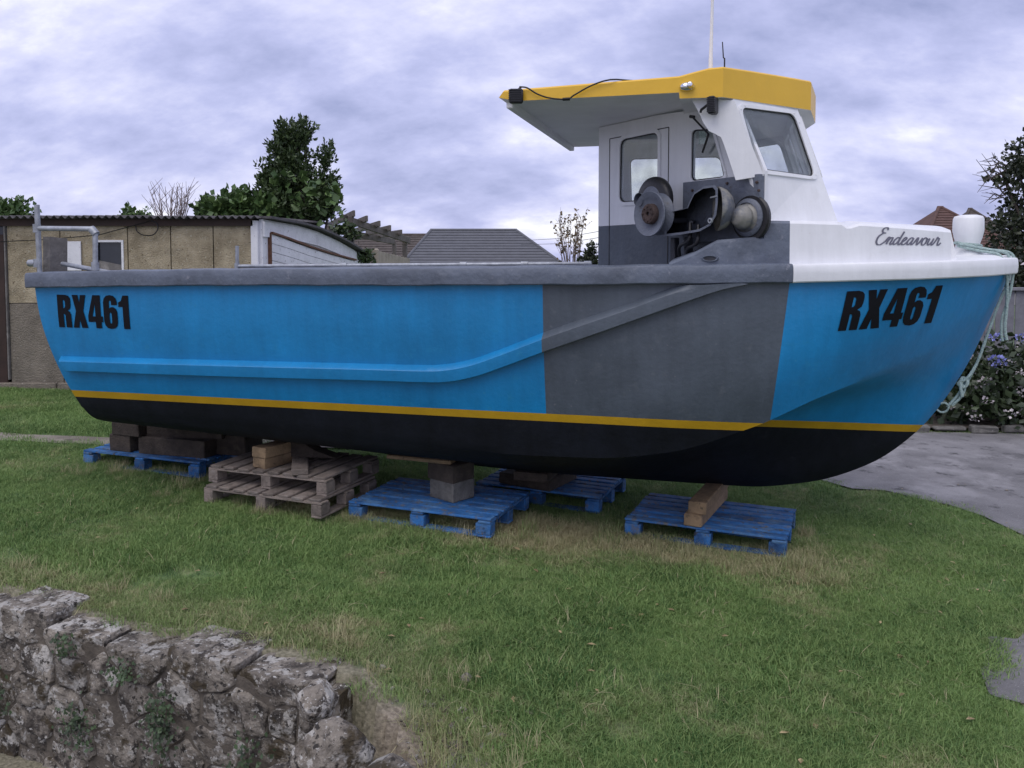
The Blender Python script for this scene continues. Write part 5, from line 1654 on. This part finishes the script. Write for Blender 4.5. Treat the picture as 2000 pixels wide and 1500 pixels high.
bm = bmesh.new(); add_box(bm, ((xl + cor.x) / 2, SH_Y - .03, ev - .05), (cor.x - xl, .03, .1), None)
wobj(bm, 'shadow_fascia', 'brown', shed)  # board kept dark to stand for the shadow under the roof sheets
bm = bmesh.new()
lp = [at(x, y, SH_Y - .05) for x, y in ((265, 442), (268, 452), (280, 459), (298, 459), (308, 448), (306, 436), (296, 431), (120, 470), (75, 466), (0, 472))]
add_tube(bm, [Vector(tuple(p)) for p in catmull([tuple(p) for p in lp[:7]], 6)], .008, 6)
add_tube(bm, [lp[6], lp[6].lerp(lp[9], .35) - Vector((0, 0, .1)), lp[6].lerp(lp[9], .7) - Vector((0, 0, .06)), lp[9]], .006, 6)
wobj(bm, 'hanging_cable', 'blackplastic', shed, 60)

# white peeling garage end
gar = empty('garage', (cor.x, 14.0, .2))
tag(gar, 'white peeling timber garage end joined to the tan shed', 'garage')
gA = Vector((cor.x + .12, SH_Y + .02, 0)); gB = Vector((at(716, 500, 17.0).x, 17.0, 0))
gd = (gB - gA); gl = gd.length; gd.normalize(); gn = Vector((gd.y, -gd.x, 0))
if gn.dot(EYE - gA) < 0: gn = -gn
def GW(s, z, off=0.0): return gA + gd * s + gn * off + Vector((0, 0, z))
def pix_g(px, py, off=0.0):
    q = pix_plane(px, py, gA + gn * off, gn)
    return ((q - gA).dot(gd), q.z)
rake = [pix_g(x, y) for x, y in ((503, 427), (540, 433), (580, 440), (620, 452), (660, 470), (690, 487), (714, 504))]
rake[0] = (0, rake[0][1])
bm = bmesh.new()
add_sheet(bm, [(0, .2), (rake[-1][0], .2)] + rake[::-1], [], lambda s, z: GW(s, z), .05, gn)
wobj(bm, 'gable_wall', 'oldwhite', gar)
barge = [(s, z - .03) for s, z in rake]
bm = bmesh.new()
add_sheet(bm, [(s, z - .22) for s, z in barge] + barge[::-1], [], lambda s, z: GW(s, z, .03), .025, gn)
wobj(bm, 'barge_board', 'oldwhite', gar)
dt = [pix_g(x, y, .02) for x, y in ((527, 455), (560, 466), (600, 481), (640, 494), (692, 508))]
# door boards follow the falling head of the door
for k in range(9):
    bm = bmesh.new()
    o0, o1 = .03 + k * .125, .03 + k * .125 + .117
    add_sheet(bm, [(s, z - o1) for s, z in dt] + [(s, z - o0) for s, z in dt][::-1], [], lambda s, z: GW(s, z, .045), .03, gn)
    wobj(bm, 'door_board', 'oldwhite', gar)
bm = bmesh.new()
add_sheet(bm, [(s, z - .012) for s, z in dt] + [(s, z + .018) for s, z in dt][::-1], [], lambda s, z: GW(s, z, .07), .05, gn)
wobj(bm, 'door_head', 'rustedge', gar)
bm = bmesh.new()
add_sheet(bm, [(dt[0][0] - .03, .2), (dt[0][0], .2), (dt[0][0], dt[0][1]), (dt[0][0] - .03, dt[0][1])], [], lambda s, z: GW(s, z, .05), .05, gn)
wobj(bm, 'door_jamb', 'rustedge', gar)
# curved roof of the garage
bm = bmesh.new(); rr_ = []
for (s, z) in catmull(rake, 4):
    rr_.append([bm.verts.new(GW(s, z + .045 + dz, off)) for off, dz in ((.14, .0), (.14, -.035), (-2.6, -.035), (-2.6, .0))])
for a, b in zip(rr_, rr_[1:]):
    for k in range(4): bm.faces.new((a[k], b[k], b[(k + 1) % 4], a[(k + 1) % 4]))
bm.faces.new(rr_[0]); bm.faces.new(rr_[-1][::-1])
wobj(bm, 'garage_roof', 'roofsheet', gar)

# ------------------------------------------------------------------ foliage helpers
def leaf_mat(name, dark, light, rough=.45):
    m = bpy.data.materials.new(name); m.use_nodes = True
    t = m.node_tree; b = t.nodes['Principled BSDF']; b.inputs['Roughness'].default_value = rough
    at_ = t.nodes.new('ShaderNodeAttribute'); at_.attribute_name = 'tone'
    r = t.nodes.new('ShaderNodeValToRGB'); t.links.new(at_.outputs['Fac'], r.inputs[0])
    r.color_ramp.elements[0].color = (*dark, 1); r.color_ramp.elements[1].color = (*light, 1)
    t.links.new(r.outputs[0], b.inputs['Base Color'])
    return m
M['laurel'] = leaf_mat('laurel_leaf', (0.022, 0.042, 0.016), (0.095, 0.14, 0.045))
M['bigleaf'] = leaf_mat('vine_leaf', (0.05, 0.10, 0.03), (0.13, 0.2, 0.06))
M['darkleaf'] = leaf_mat('dark_shrub_leaf', (0.02, 0.028, 0.016), (0.055, 0.065, 0.03))
M['hydleaf'] = leaf_mat('hydrangea_leaf', (0.018, 0.03, 0.014), (0.06, 0.09, 0.035))
M['petal'] = leaf_mat('hydrangea_petal', (0.42, 0.38, 0.40), (0.66, 0.62, 0.60), .7)
M['bluepetal'] = leaf_mat('blue_petal', (0.16, 0.18, 0.5), (0.36, 0.38, 0.7), .7)
M['bark'] = mat('bark', (0.07, 0.055, 0.045), .9, .3, 10, .8, 40)
M['twig'] = mat('bare_twig', (0.20, 0.16, 0.15), .9, .3, 10)
def leaves(name, pts, dirs, size, m, parent, seed, aspect=.36, spread=.8, kind=None):
    """one folded leaf per point, pointing roughly along dirs"""
    r = np.random.default_rng(seed)
    n = len(pts)
    d = np.asarray(dirs) + r.normal(0, spread, (n, 3)); d /= np.linalg.norm(d, axis=1)[:, None] + 1e-9
    q = r.normal(0, 1, (n, 3)); s = np.cross(d, q); s /= np.linalg.norm(s, axis=1)[:, None] + 1e-9
    up = np.cross(s, d)
    sz = (size * r.uniform(.6, 1.3, n))[:, None]
    P = np.asarray(pts)
    a = P; b = P + d * sz * .5 + s * sz * aspect + up * sz * .08; c = P + d * sz; e_ = P + d * sz * .5 - s * sz * aspect + up * sz * .08
    V = np.stack([a, b, c, e_], 1).reshape(-1, 3)
    k = np.arange(n)[:, None] * 4
    F = np.concatenate([k + [0, 1, 2], k + [0, 2, 3]], 0)
    tone = np.repeat(np.clip(r.beta(1.6, 2.6, n), 0, 1), 4)
    if parent is not None: V = V - np.array(parent.location)
    o = mesh_from_arrays(name, V, F, m, parent, attrs={'tone': tone})
    if kind: o['kind'] = kind
    return o
def lobes_points(lobes, n, seed, surf=.55):
    """points in ellipsoid lobes (centre, radii), biased to the skin, grown along random shoots"""
    r = np.random.default_rng(seed)
    vol = np.array([q[1][0] * q[1][2] for q in lobes]); pick = r.choice(len(lobes), n, p=vol / vol.sum())
    d = r.normal(0, 1, (n, 3)); d /= np.linalg.norm(d, axis=1)[:, None]
    rad = r.uniform(surf ** 3, 1.0, n) ** (1 / 3) * (1 + .16 * np.sin(d[:, 0] * 9 + pick) * np.sin(d[:, 2] * 8 + 2 * pick))
    C = np.array([lobes[i][0] for i in range(len(lobes))])[pick]; R_ = np.array([lobes[i][1] for i in range(len(lobes))])[pick]
    return C + d * R_ * rad[:, None], d
def shoots(lobes, nshoot, per, seed, length=.35, up=.6):
    r = np.random.default_rng(seed)
    P, D = lobes_points(lobes, nshoot, seed, .35)
    out_p, out_d = [], []
    for p, d in zip(P, D):
        dd = d + np.array([0, 0, up]) + r.normal(0, .25, 3); dd /= np.linalg.norm(dd)
        t = r.uniform(0, 1, per)
        out_p.append(p + dd * (t[:, None] - .5) * length + r.normal(0, .02, (per, 3)))
        out_d.append(np.tile(dd * .7, (per, 1)))
    return np.concatenate(out_p), np.concatenate(out_d)
def px_lobe(px, py, rx, ry, Y, ry_depth=None):
    c = at(px, py, Y); k = Y / FPX
    return (tuple(c), (rx * k, (ry_depth or rx) * k, ry * k))
def limb_tree(name, base, tips, r0, parent, m='bark', seed=1):
    r = random.Random(seed)
    bm = bmesh.new()
    b = Vector(base)
    fork = b + Vector((0, 0, .45 * (min(t[2] for t in tips) - b.z)))
    add_tube(bm, [b, b.lerp(fork, .5) + Vector((r.uniform(-.03, .03), 0, 0)), fork], [r0, r0 * .85, r0 * .7], 8)
    for t in tips:
        t = Vector(t)
        m1 = fork.lerp(t, .5) + Vector((r.uniform(-.1, .1), r.uniform(-.1, .1), r.uniform(.0, .15)))
        add_tube(bm, [fork, m1, t], [r0 * .55, r0 * .35, r0 * .1], 6)
    return wobj(bm, name, m, parent, 60)

# evergreen laurel behind the shed
TY = 15.6
lob = [px_lobe(*q, TY) for q in ((556, 262, 12, 18), (598, 262, 13, 20), (580, 275, 20, 16), (548, 300, 20, 30), (560, 345, 36, 40), (548, 395, 42, 36), (584, 318, 16, 18), (636, 312, 9, 24), (632, 352, 18, 20), (630, 392, 28, 36), (585, 412, 62, 24), (518, 338, 10, 16), (528, 368, 18, 20), (644, 398, 14, 28))]
lt = empty('laurel_tree', (at(590, 430, TY).x, TY, .25))
tag(lt, 'tall dark evergreen tree rising behind the corrugated shed roof', 'tree')
P, D = shoots(lob, 620, 30, 5, .38, 1.3)
leaves('crown', P, D, .088, 'laurel', lt, 6, .24, .45)
P, D = lobes_points([px_lobe(630, 385, 30, 40, TY - .4), px_lobe(570, 385, 40, 50, TY - .4), px_lobe(655, 395, 12, 30, TY - .4)], 150, 9, .8)
leaves('vine_leaves', P, D * .3 + np.array([0, -.5, -.3]), .17, 'bigleaf', lt, 8, .42, .5)
limb_tree('trunk', (lt.location.x, TY, .25), [q[0] for q in lob], .11, lt)
lob = [px_lobe(*q, TY - .3) for q in ((455, 405, 30, 26), (490, 408, 34, 28), (420, 415, 22, 18), (520, 415, 30, 22), (402, 410, 10, 18))]
ls = empty('leafy_shrub', (at(460, 430, TY - .3).x, TY - .3, .25))
tag(ls, 'low bright green shrub left of the tall evergreen behind the shed roof', 'shrub')
P, D = shoots(lob, 330, 11, 15, .25, .5)
leaves('crown', P, D, .13, 'bigleaf', ls, 16, .34, .7)
limb_tree('stem', (ls.location.x, TY - .3, .25), [q[0] for q in lob], .06, ls)
for (px, py, rx, ry, lab, Y) in ((20, 415, 34, 22, 'green bush above the shed roof at the left edge of the picture', 17.0), (266, 421, 16, 10, 'small green bush tip showing above the middle of the shed roof', 17.5)):
    sh = empty('leafy_shrub', (at(px, 430, Y).x, Y, .25)); tag(sh, lab, 'shrub')
    lob = [px_lobe(px, py, rx, ry, Y), px_lobe(px - rx * .6, py + 8, rx * .7, ry, Y)]
    P, D = shoots(lob, 130 if rx > 20 else 45, 10, int(px) + 3, .25, .5)
    leaves('crown', P, D, .12, 'bigleaf', sh, 31, .34, .7)
    limb_tree('stem', (sh.location.x, Y, .25), [q[0] for q in lob], .05, sh)
# bare bushes
def bare_bush(px, py0, py1, Y, n, spreadpx, label, seed, dry=0, m='twig', lean=1.0):
    r = random.Random(seed)
    root = empty('bare_bush', (at(px, py1, Y).x, Y, .2)); tag(root, label, 'bush')
    bm = bmesh.new(); P = []; D = []
    b0 = at(px, py1 + 30, Y)
    for k in range(n):
        tx = px + r.uniform(-1, 1) * spreadpx; ty = py0 + abs(r.gauss(0, .32)) * (py1 - py0)
        tip = at(tx, ty, Y + r.uniform(-.4, .4))
        st = Vector((b0.x + (tip.x - b0.x) * .35 * lean, Y, b0.z))
        if k < 3: st = Vector((b0.x + r.uniform(-.1, .1), Y, .2))
        mid = st.lerp(tip, .5) + Vector((r.uniform(-.05, .05), 0, .05))
        pts = catmull([tuple(st), tuple(mid), tuple(tip)], 4)
        add_tube(bm, pts, [.014 - .010 * i / (len(pts) - 1) for i in range(len(pts))], 5)
        for j in range(3):
            q = Vector(tuple(pts[r.randint(3, len(pts) - 2)])); e_ = q + Vector((r.uniform(-.3, .3), r.uniform(-.1, .1), r.uniform(.15, .4)))
            add_tube(bm, [q, e_], [.006, .003], 4)
            for w_ in range(dry): P.append(tuple(q.lerp(e_, r.random()))); D.append((r.uniform(-.5, .5), r.uniform(-.5, .5), .2))
    wobj(bm, 'branches', m, root, 60)
    if dry: leaves('dry_leaves', P, D, .09, M['dryleaf'], root, seed, .3, .6)
M['dryleaf'] = leaf_mat('dry_leaf', (0.09, 0.06, 0.03), (0.25, 0.18, 0.09), .7)
bare_bush(335, 362, 425, 17, 26, 46, 'pale leafless bush behind the shed roof left of the evergreen', 5)
bare_bush(1118, 415, 510, 20, 20, 34, 'leafless shrub with a few dry leaves beyond the boat, left of the wheelhouse', 9, dry=5)
sh = empty('leafy_shrub', (at(1150, 500, 17).x, 17, .1)); tag(sh, 'dark bush edge showing against the left side of the wheelhouse', 'shrub')
lob = [px_lobe(1152, 492, 12, 18, 17), px_lobe(1150, 520, 16, 20, 17)]
P, D = shoots(lob, 60, 10, 44, .2, .4); leaves('crown', P, D, .09, 'darkleaf', sh, 45, .34, .7)
limb_tree('stem', (sh.location.x, 17, .1), [q[0] for q in lob], .03, sh)

# ------------------------------------------------------------------ pergola, fence panel, ivy at the garage corner
M['oldwood'] = mat('grey_weathered_timber', (0.13, 0.115, 0.105), .85, .3, 6, .5, 40)
pg = empty('pergola', (at(690, 510, 17.4).x, 17.4, .2)); tag(pg, 'weathered timber pergola between the evergreen tree and the tiled roof', 'pergola')
def pgo(name, a, b, w, h):
    bm = bmesh.new(); beam(bm, a, b, w, h, .006); wobj(bm, name, 'oldwood', pg)
pA, pB = at(682, 427, 17.4), at(800, 470, 20.5)
pgo('beam', pA + Vector((-.15, 0, .02)), pB, .06, .15)
qA, qB = at(640, 447, 19.0), at(770, 472, 22.5)
pgo('beam', qA, qB, .06, .15)
for k, t_ in enumerate((.03, .22, .42, .60, .80)):
    a = pA.lerp(pB, t_) + Vector((0, 0, .10)); b = qA.lerp(qB, t_ * .95) + Vector((0, 0, .10))
    d = (b - a).normalized()
    pgo('rafter', a - d * .22, b + d * .2, .05, .13)
pgo('post', Vector((pA.x + .04, pA.y, .2)), pA + Vector((.04, 0, .05)), .11, .11)
pgo('post', Vector((pB.x - .12, pB.y, .2)), pB + Vector((-.12, 0, 0)), .11, .11)
pgo('post', Vector((qB.x, qB.y, .2)), qB, .10, .10)
pgo('post', Vector((qA.x, qA.y, .2)), qA, .10, .10)
M['fencewood'] = mat('pale_fence_timber', (0.33, 0.29, 0.23), .85, .2, 5, .4, 40)
fp = empty('garden_fence', (at(760, 505, 19).x, 18.0, .2)); tag(fp, 'pale timber garden fence panel with rounded post below the pergola', 'fence')
fa, fb = at(738, 490, 17.6), at(800, 505, 20.0)
for k in range(10):
    a, b = fa.lerp(fb, k / 10), fa.lerp(fb, (k + .94) / 10)
    bm = bmesh.new(); c = (a + b) / 2
    beam(bm, Vector((a.x, a.y, c.z / 2 + .1)), Vector((b.x, b.y, c.z / 2 + .1)), .02, c.z - .2, .003)
    wobj(bm, 'board', 'fencewood', fp)
bm = bmesh.new(); c = at(733, 488, 17.5)
add_tube(bm, [Vector((c.x, c.y, .2)), Vector((c.x, c.y, c.z)), Vector((c.x, c.y, c.z + .03))], [.08, .08, .045], 12); wobj(bm, 'post', 'fencewood', fp, 40)
iv = empty('ivy', (at(700, 495, 16.4).x, 16.4, .2)); tag(iv, 'dark ivy growing over the low end of the white garage roof', 'ivy')
P, D = shoots([px_lobe(705, 497, 22, 10, 16.5), px_lobe(718, 506, 12, 14, 16.5), px_lobe(684, 455, 16, 14, 17.2), px_lobe(665, 445, 10, 8, 17.1)], 90, 8, 61, .16, .1)
leaves('foliage', P, D, .085, 'laurel', iv, 62, .4, .8)
limb_tree('stem', (iv.location.x, 16.4, .2), [tuple(at(705, 497, 16.5)), tuple(at(684, 455, 17.2))], .03, iv)

# ------------------------------------------------------------------ houses behind
M['greytile'] = mat('grey_roof_tile', (0.10, 0.104, 0.118), .8, .12, 2.5, .3, 20)
M['browntile'] = mat('mossy_brown_tile', (0.075, 0.062, 0.055), .9, .3, 3, .5, 20, spots=[(6, .6, (.13, .12, .09), .1)])
M['redtile'] = mat('red_brown_tile', (0.10, 0.055, 0.045), .85, .2, 3, .4, 20)
M['render'] = mat('house_render', (0.45, 0.43, 0.4), .9, .1, 2, .3, 20)
def tiled_plane(parent, bl, br, tr, tl, n, m, lap=.03, tiles=0, name='tile_course'):
    """courses of tiles as separate stepped strips"""
    fn = quad_fn(bl, br, tr, tl)
    nrm = (fn(1, 0) - fn(0, 0)).cross(fn(0, 1) - fn(0, 0)).normalized()
    if nrm.z < 0: nrm = -nrm
    for k in range(n):
        bm = bmesh.new()
        t0, t1 = k / n, min(1, (k + 1.12) / n)
        a = [fn(0, t0) + nrm * lap, fn(1, t0) + nrm * lap, fn(1, t1), fn(0, t1)]
        lo4 = [fn(0, t0) - nrm * .02, fn(1, t0) - nrm * .02, fn(1, t1) - nrm * .02, fn(0, t1) - nrm * .02]
        va = [bm.verts.new(p) for p in a]; vb = [bm.verts.new(p) for p in lo4]
        bm.faces.new(va); bm.faces.new(vb[::-1])
        for i in range(4): bm.faces.new((va[i], va[(i + 1) % 4], vb[(i + 1) % 4], vb[i]))
        wobj(bm, name, m, parent)
def house(px_rl, px_rr, py_r, Yr, Ye, ze, hipl, hipr, label, m, ncourse, depth=9.0, ext=(0, 0)):
    r0, r1 = at(px_rl, py_r, Yr), at(px_rr, py_r, Yr)
    r1.z = r0.z
    el = Vector((r0.x - hipl, Ye, ze)); er = Vector((r1.x + hipr, Ye, ze))
    bl_, br_ = Vector((el.x, 2 * Yr - Ye, ze)), Vector((er.x, 2 * Yr - Ye, ze))
    root = empty('house', ((r0.x + r1.x) / 2, (Yr), .0)); tag(root, label, 'house')
    bm = bmesh.new()
    add_box(bm, ((el.x + er.x) / 2, Yr, ze / 2 - .1), (er.x - el.x - .8, 2 * (Yr - Ye) - .8, ze + .2)); wobj(bm, 'wall', 'render', root)
    tiled_plane(root, el, er, r1, r0, ncourse, m, .04)
    bm = bmesh.new()
    V_ = [bm.verts.new(p - Vector((0, 0, .03))) for p in (el, er, r1, r0, bl_, br_)]
    for q in ((V_[1], V_[5], V_[2]), (V_[4], V_[0], V_[3]), (V_[5], V_[4], V_[3], V_[2]), (V_[0], V_[1], V_[5], V_[4])): bm.faces.new(q)
    wobj(bm, 'roof_slopes', m, root)
    bm = bmesh.new()
    add_tube(bm, [r0 - Vector((.05, 0, 0)), r1 + Vector((.05, 0, 0))], .11, 8); wobj(bm, 'ridge', m, root, 60)
    for a, b in ((el, r0), (er, r1)):
        bm = bmesh.new(); add_tube(bm, [a, b], .10, 8); wobj(bm, 'hip_ridge', m, root, 60)
    return root
house(842, 1008, 450, 50, 45.6, 1.55, 1.6, 3.2, 'house with a wide grey tiled hipped roof behind the middle of the boat', 'greytile', 15)
house(700, 846, 459, 58, 53, 1.6, 1.2, .6, 'house with a mossy brown roof left of the grey tiled roof', 'browntile', 14)
hr = house(1833, 1840, 406, 46, 41.5, 1.8, 3.4, 3.6, 'house with a red brown pyramid roof behind the white bow', 'redtile', 22)
house(1893, 1897, 409, 52, 49, 2.4, 3, 3, 'second dark roof peak behind the bow bollard', 'browntile', 16)
bm = bmesh.new()
for y0, y1 in ((470, 458), (478, 470)):
    add_tube(bm, [at(1018, y0, 40), at(1090, (y0 + y1) / 2 + 2, 36), at(1158, y1 - 4, 32), at(1400, y1 - 50, 20)], .012, 4)
w_ = finish(bm, 'overhead_wire', 'blackplastic'); tag(w_, 'thin overhead wires crossing behind the wheelhouse', 'wire')

# ------------------------------------------------------------------ right side: fence, hydrangea, tree
fe = empty('board_fence', (8.0, 12.4, 0)); tag(fe, 'pale grey board fence behind the hydrangea at the right edge', 'fence')
M['greyfence'] = mat('silvered_fence_board', (0.19, 0.19, 0.21), .85, .2, 6, .4, 30, spots=[(8, .6, (.17, .16, .17), .15)])
for k in range(34):
    bm = bmesh.new(); x_ = 5.6 + k * .15
    add_box(bm, (x_, 12.4 + .012 * (k % 2), .86), (.142, .02, 1.72), None, .004); wobj(bm, 'board', 'greyfence', fe)
bm = bmesh.new(); add_box(bm, (8.1, 12.37, 1.74), (5.3, .07, .05), None, .006); wobj(bm, 'top_rail', 'greyfence', fe)
hy = empty('hydrangea', (6.6, 10.9, 0)); tag(hy, 'hydrangea bush with pale white and blue flower heads beside the bow', 'shrub')
hl = [((6.2, 11.0, .45), (.75, .6, .5)), ((6.7, 11.0, .62), (.9, .65, .56)), ((7.6, 11.1, .62), (1.0, .7, .56)), ((5.75, 10.85, .28), (.5, .4, .3)), ((6.8, 10.6, .35), (1.1, .4, .38))]
P, D = lobes_points(hl, 3600, 71, .6)
P = P[P[:, 2] > 0.02]; D = D[:len(P)]
leaves('foliage', P, D, .12, 'hydleaf', hy, 72, .34, .7)
fr_ = np.random.default_rng(77)
C, Dn = lobes_points(hl, 110, 73, .97)
sel = (Dn[:, 1] < .25) & (C[:, 2] > .12)
for n_h, i in enumerate(np.where(sel)[0]):
    blue = (C[i, 2] > .72) and fr_.random() < .22
    nn = 14 if not blue else 26
    off = fr_.normal(0, 1, (nn, 3)); off /= np.linalg.norm(off, axis=1)[:, None]
    leaves('flower_head', C[i] + off * np.array([.075, .05, .03]), off + np.array([0, -.3, .5]), .042, 'bluepetal' if blue else 'petal', hy, 780 + n_h, .45, .5)
limb_tree('stems', (6.6, 10.95, 0.0), [q[0] for q in hl], .03, hy)
bright = empty('leafy_shrub', (6.15, 11.5, 0)); tag(bright, 'small bright green shrub behind the hydrangea beside the stem of the boat', 'shrub')
P, D = shoots([((6.3, 11.5, 1.05), (.28, .25, .2)), ((6.1, 11.5, .8), (.25, .25, .25))], 70, 10, 85, .2, .4)
leaves('crown', P, D, .09, 'bigleaf', bright, 86, .35, .8)
limb_tree('stem', (6.15, 11.5, 0), [(6.3, 11.5, 1.05), (6.1, 11.5, .8)], .02, bright)
rt = empty('garden_tree', (9.9, 14.8, 0)); tag(rt, 'dark leafy tree overhanging the fence at the right edge', 'tree')
TY2 = 14.8
lob = [px_lobe(*q, TY2) for q in ((1985, 320, 34, 40), (2040, 310, 60, 60), (1958, 345, 24, 18), (1990, 390, 30, 30), (1975, 445, 46, 42), (2040, 430, 70, 60), (1965, 500, 34, 40), (2030, 520, 70, 50), (2100, 400, 80, 110))]
P, D = shoots(lob, 900, 11, 91, .28, .2)
leaves('crown', P, D, .085, 'darkleaf', rt, 92, .36, .8)
limb_tree('trunk', (9.9, TY2, 0), [q[0] for q in lob], .14, rt)
bm = bmesh.new(); r = random.Random(4)
for k in range(16):
    a = at(1960 + r.uniform(-10, 15), 330 + r.uniform(-20, 60), TY2); b = at(1925 + r.uniform(-22, 12), 335 + r.uniform(-30, 75), TY2)
    m1 = a.lerp(b, .5) + Vector((0, 0, r.uniform(-.05, .12)))
    add_tube(bm, [a, m1, b], [.014, .009, .004], 5)
    add_tube(bm, [m1, m1 + Vector((r.uniform(-.3, 0), 0, r.uniform(-.1, .25)))], [.007, .003], 4)
wobj(bm, 'bare_twigs', 'bark', rt, 60)
bs = empty('flowering_shrub', (9.0, 12.0, 0)); tag(bs, 'dark shrub with a few pale flowers above the fence top at the right edge', 'shrub')
P, D = lobes_points([px_lobe(1975, 540, 26, 30, 12.9), px_lobe(2010, 545, 30, 34, 12.9)], 700, 95, .5)
leaves('foliage', P, D, .09, 'darkleaf', bs, 96, .36, .8)
P, D = lobes_points([px_lobe(1978, 530, 22, 24, 12.8)], 26, 97, .9)
leaves('petals', P, D, .07, 'petal', bs, 98, .45, .6)
limb_tree('stem', (9.0, 12.9, 0), [tuple(at(1975, 540, 12.9)), tuple(at(2010, 545, 12.9))], .03, bs)
# kerb stones along the hydrangea bed
bedg = empty('bed_edging', (6.5, 10.3, 0)); tag(bedg, 'low stone edging of the hydrangea bed beside the drive', 'edging')
for k in range(13):
    x_ = 5.2 + k * .42; bm = bmesh.new()
    y_ = 10.42 + .0 * k + .03 * math.sin(k * 2.1)
    add_box(bm, (x_, y_, .012), (.36 + random.uniform(-.08, .05), .10, .08 + random.uniform(-.03, .02)), random.uniform(-.12, .12), .015, jitter=.014); wobj(bm, 'edging_stone', 'blockstone', bedg)
# flower bed soil is darker: low earth mound
bm = bmesh.new()
vv = [bm.verts.new((x_, y_, .035 + .02 * math.sin(x_ * 5 + y_ * 3))) for x_, y_ in ((4.95, 10.46), (6, 10.44), (8, 10.44), (11, 10.5), (12, 12.35), (8, 12.35), (5.7, 12.35), (5.2, 11.4))]
bm.faces.new(vv)
fb_ = finish(bm, 'flower_bed', 'wallcore'); fb_['kind'] = 'structure'
bpy.context.view_layer.update()
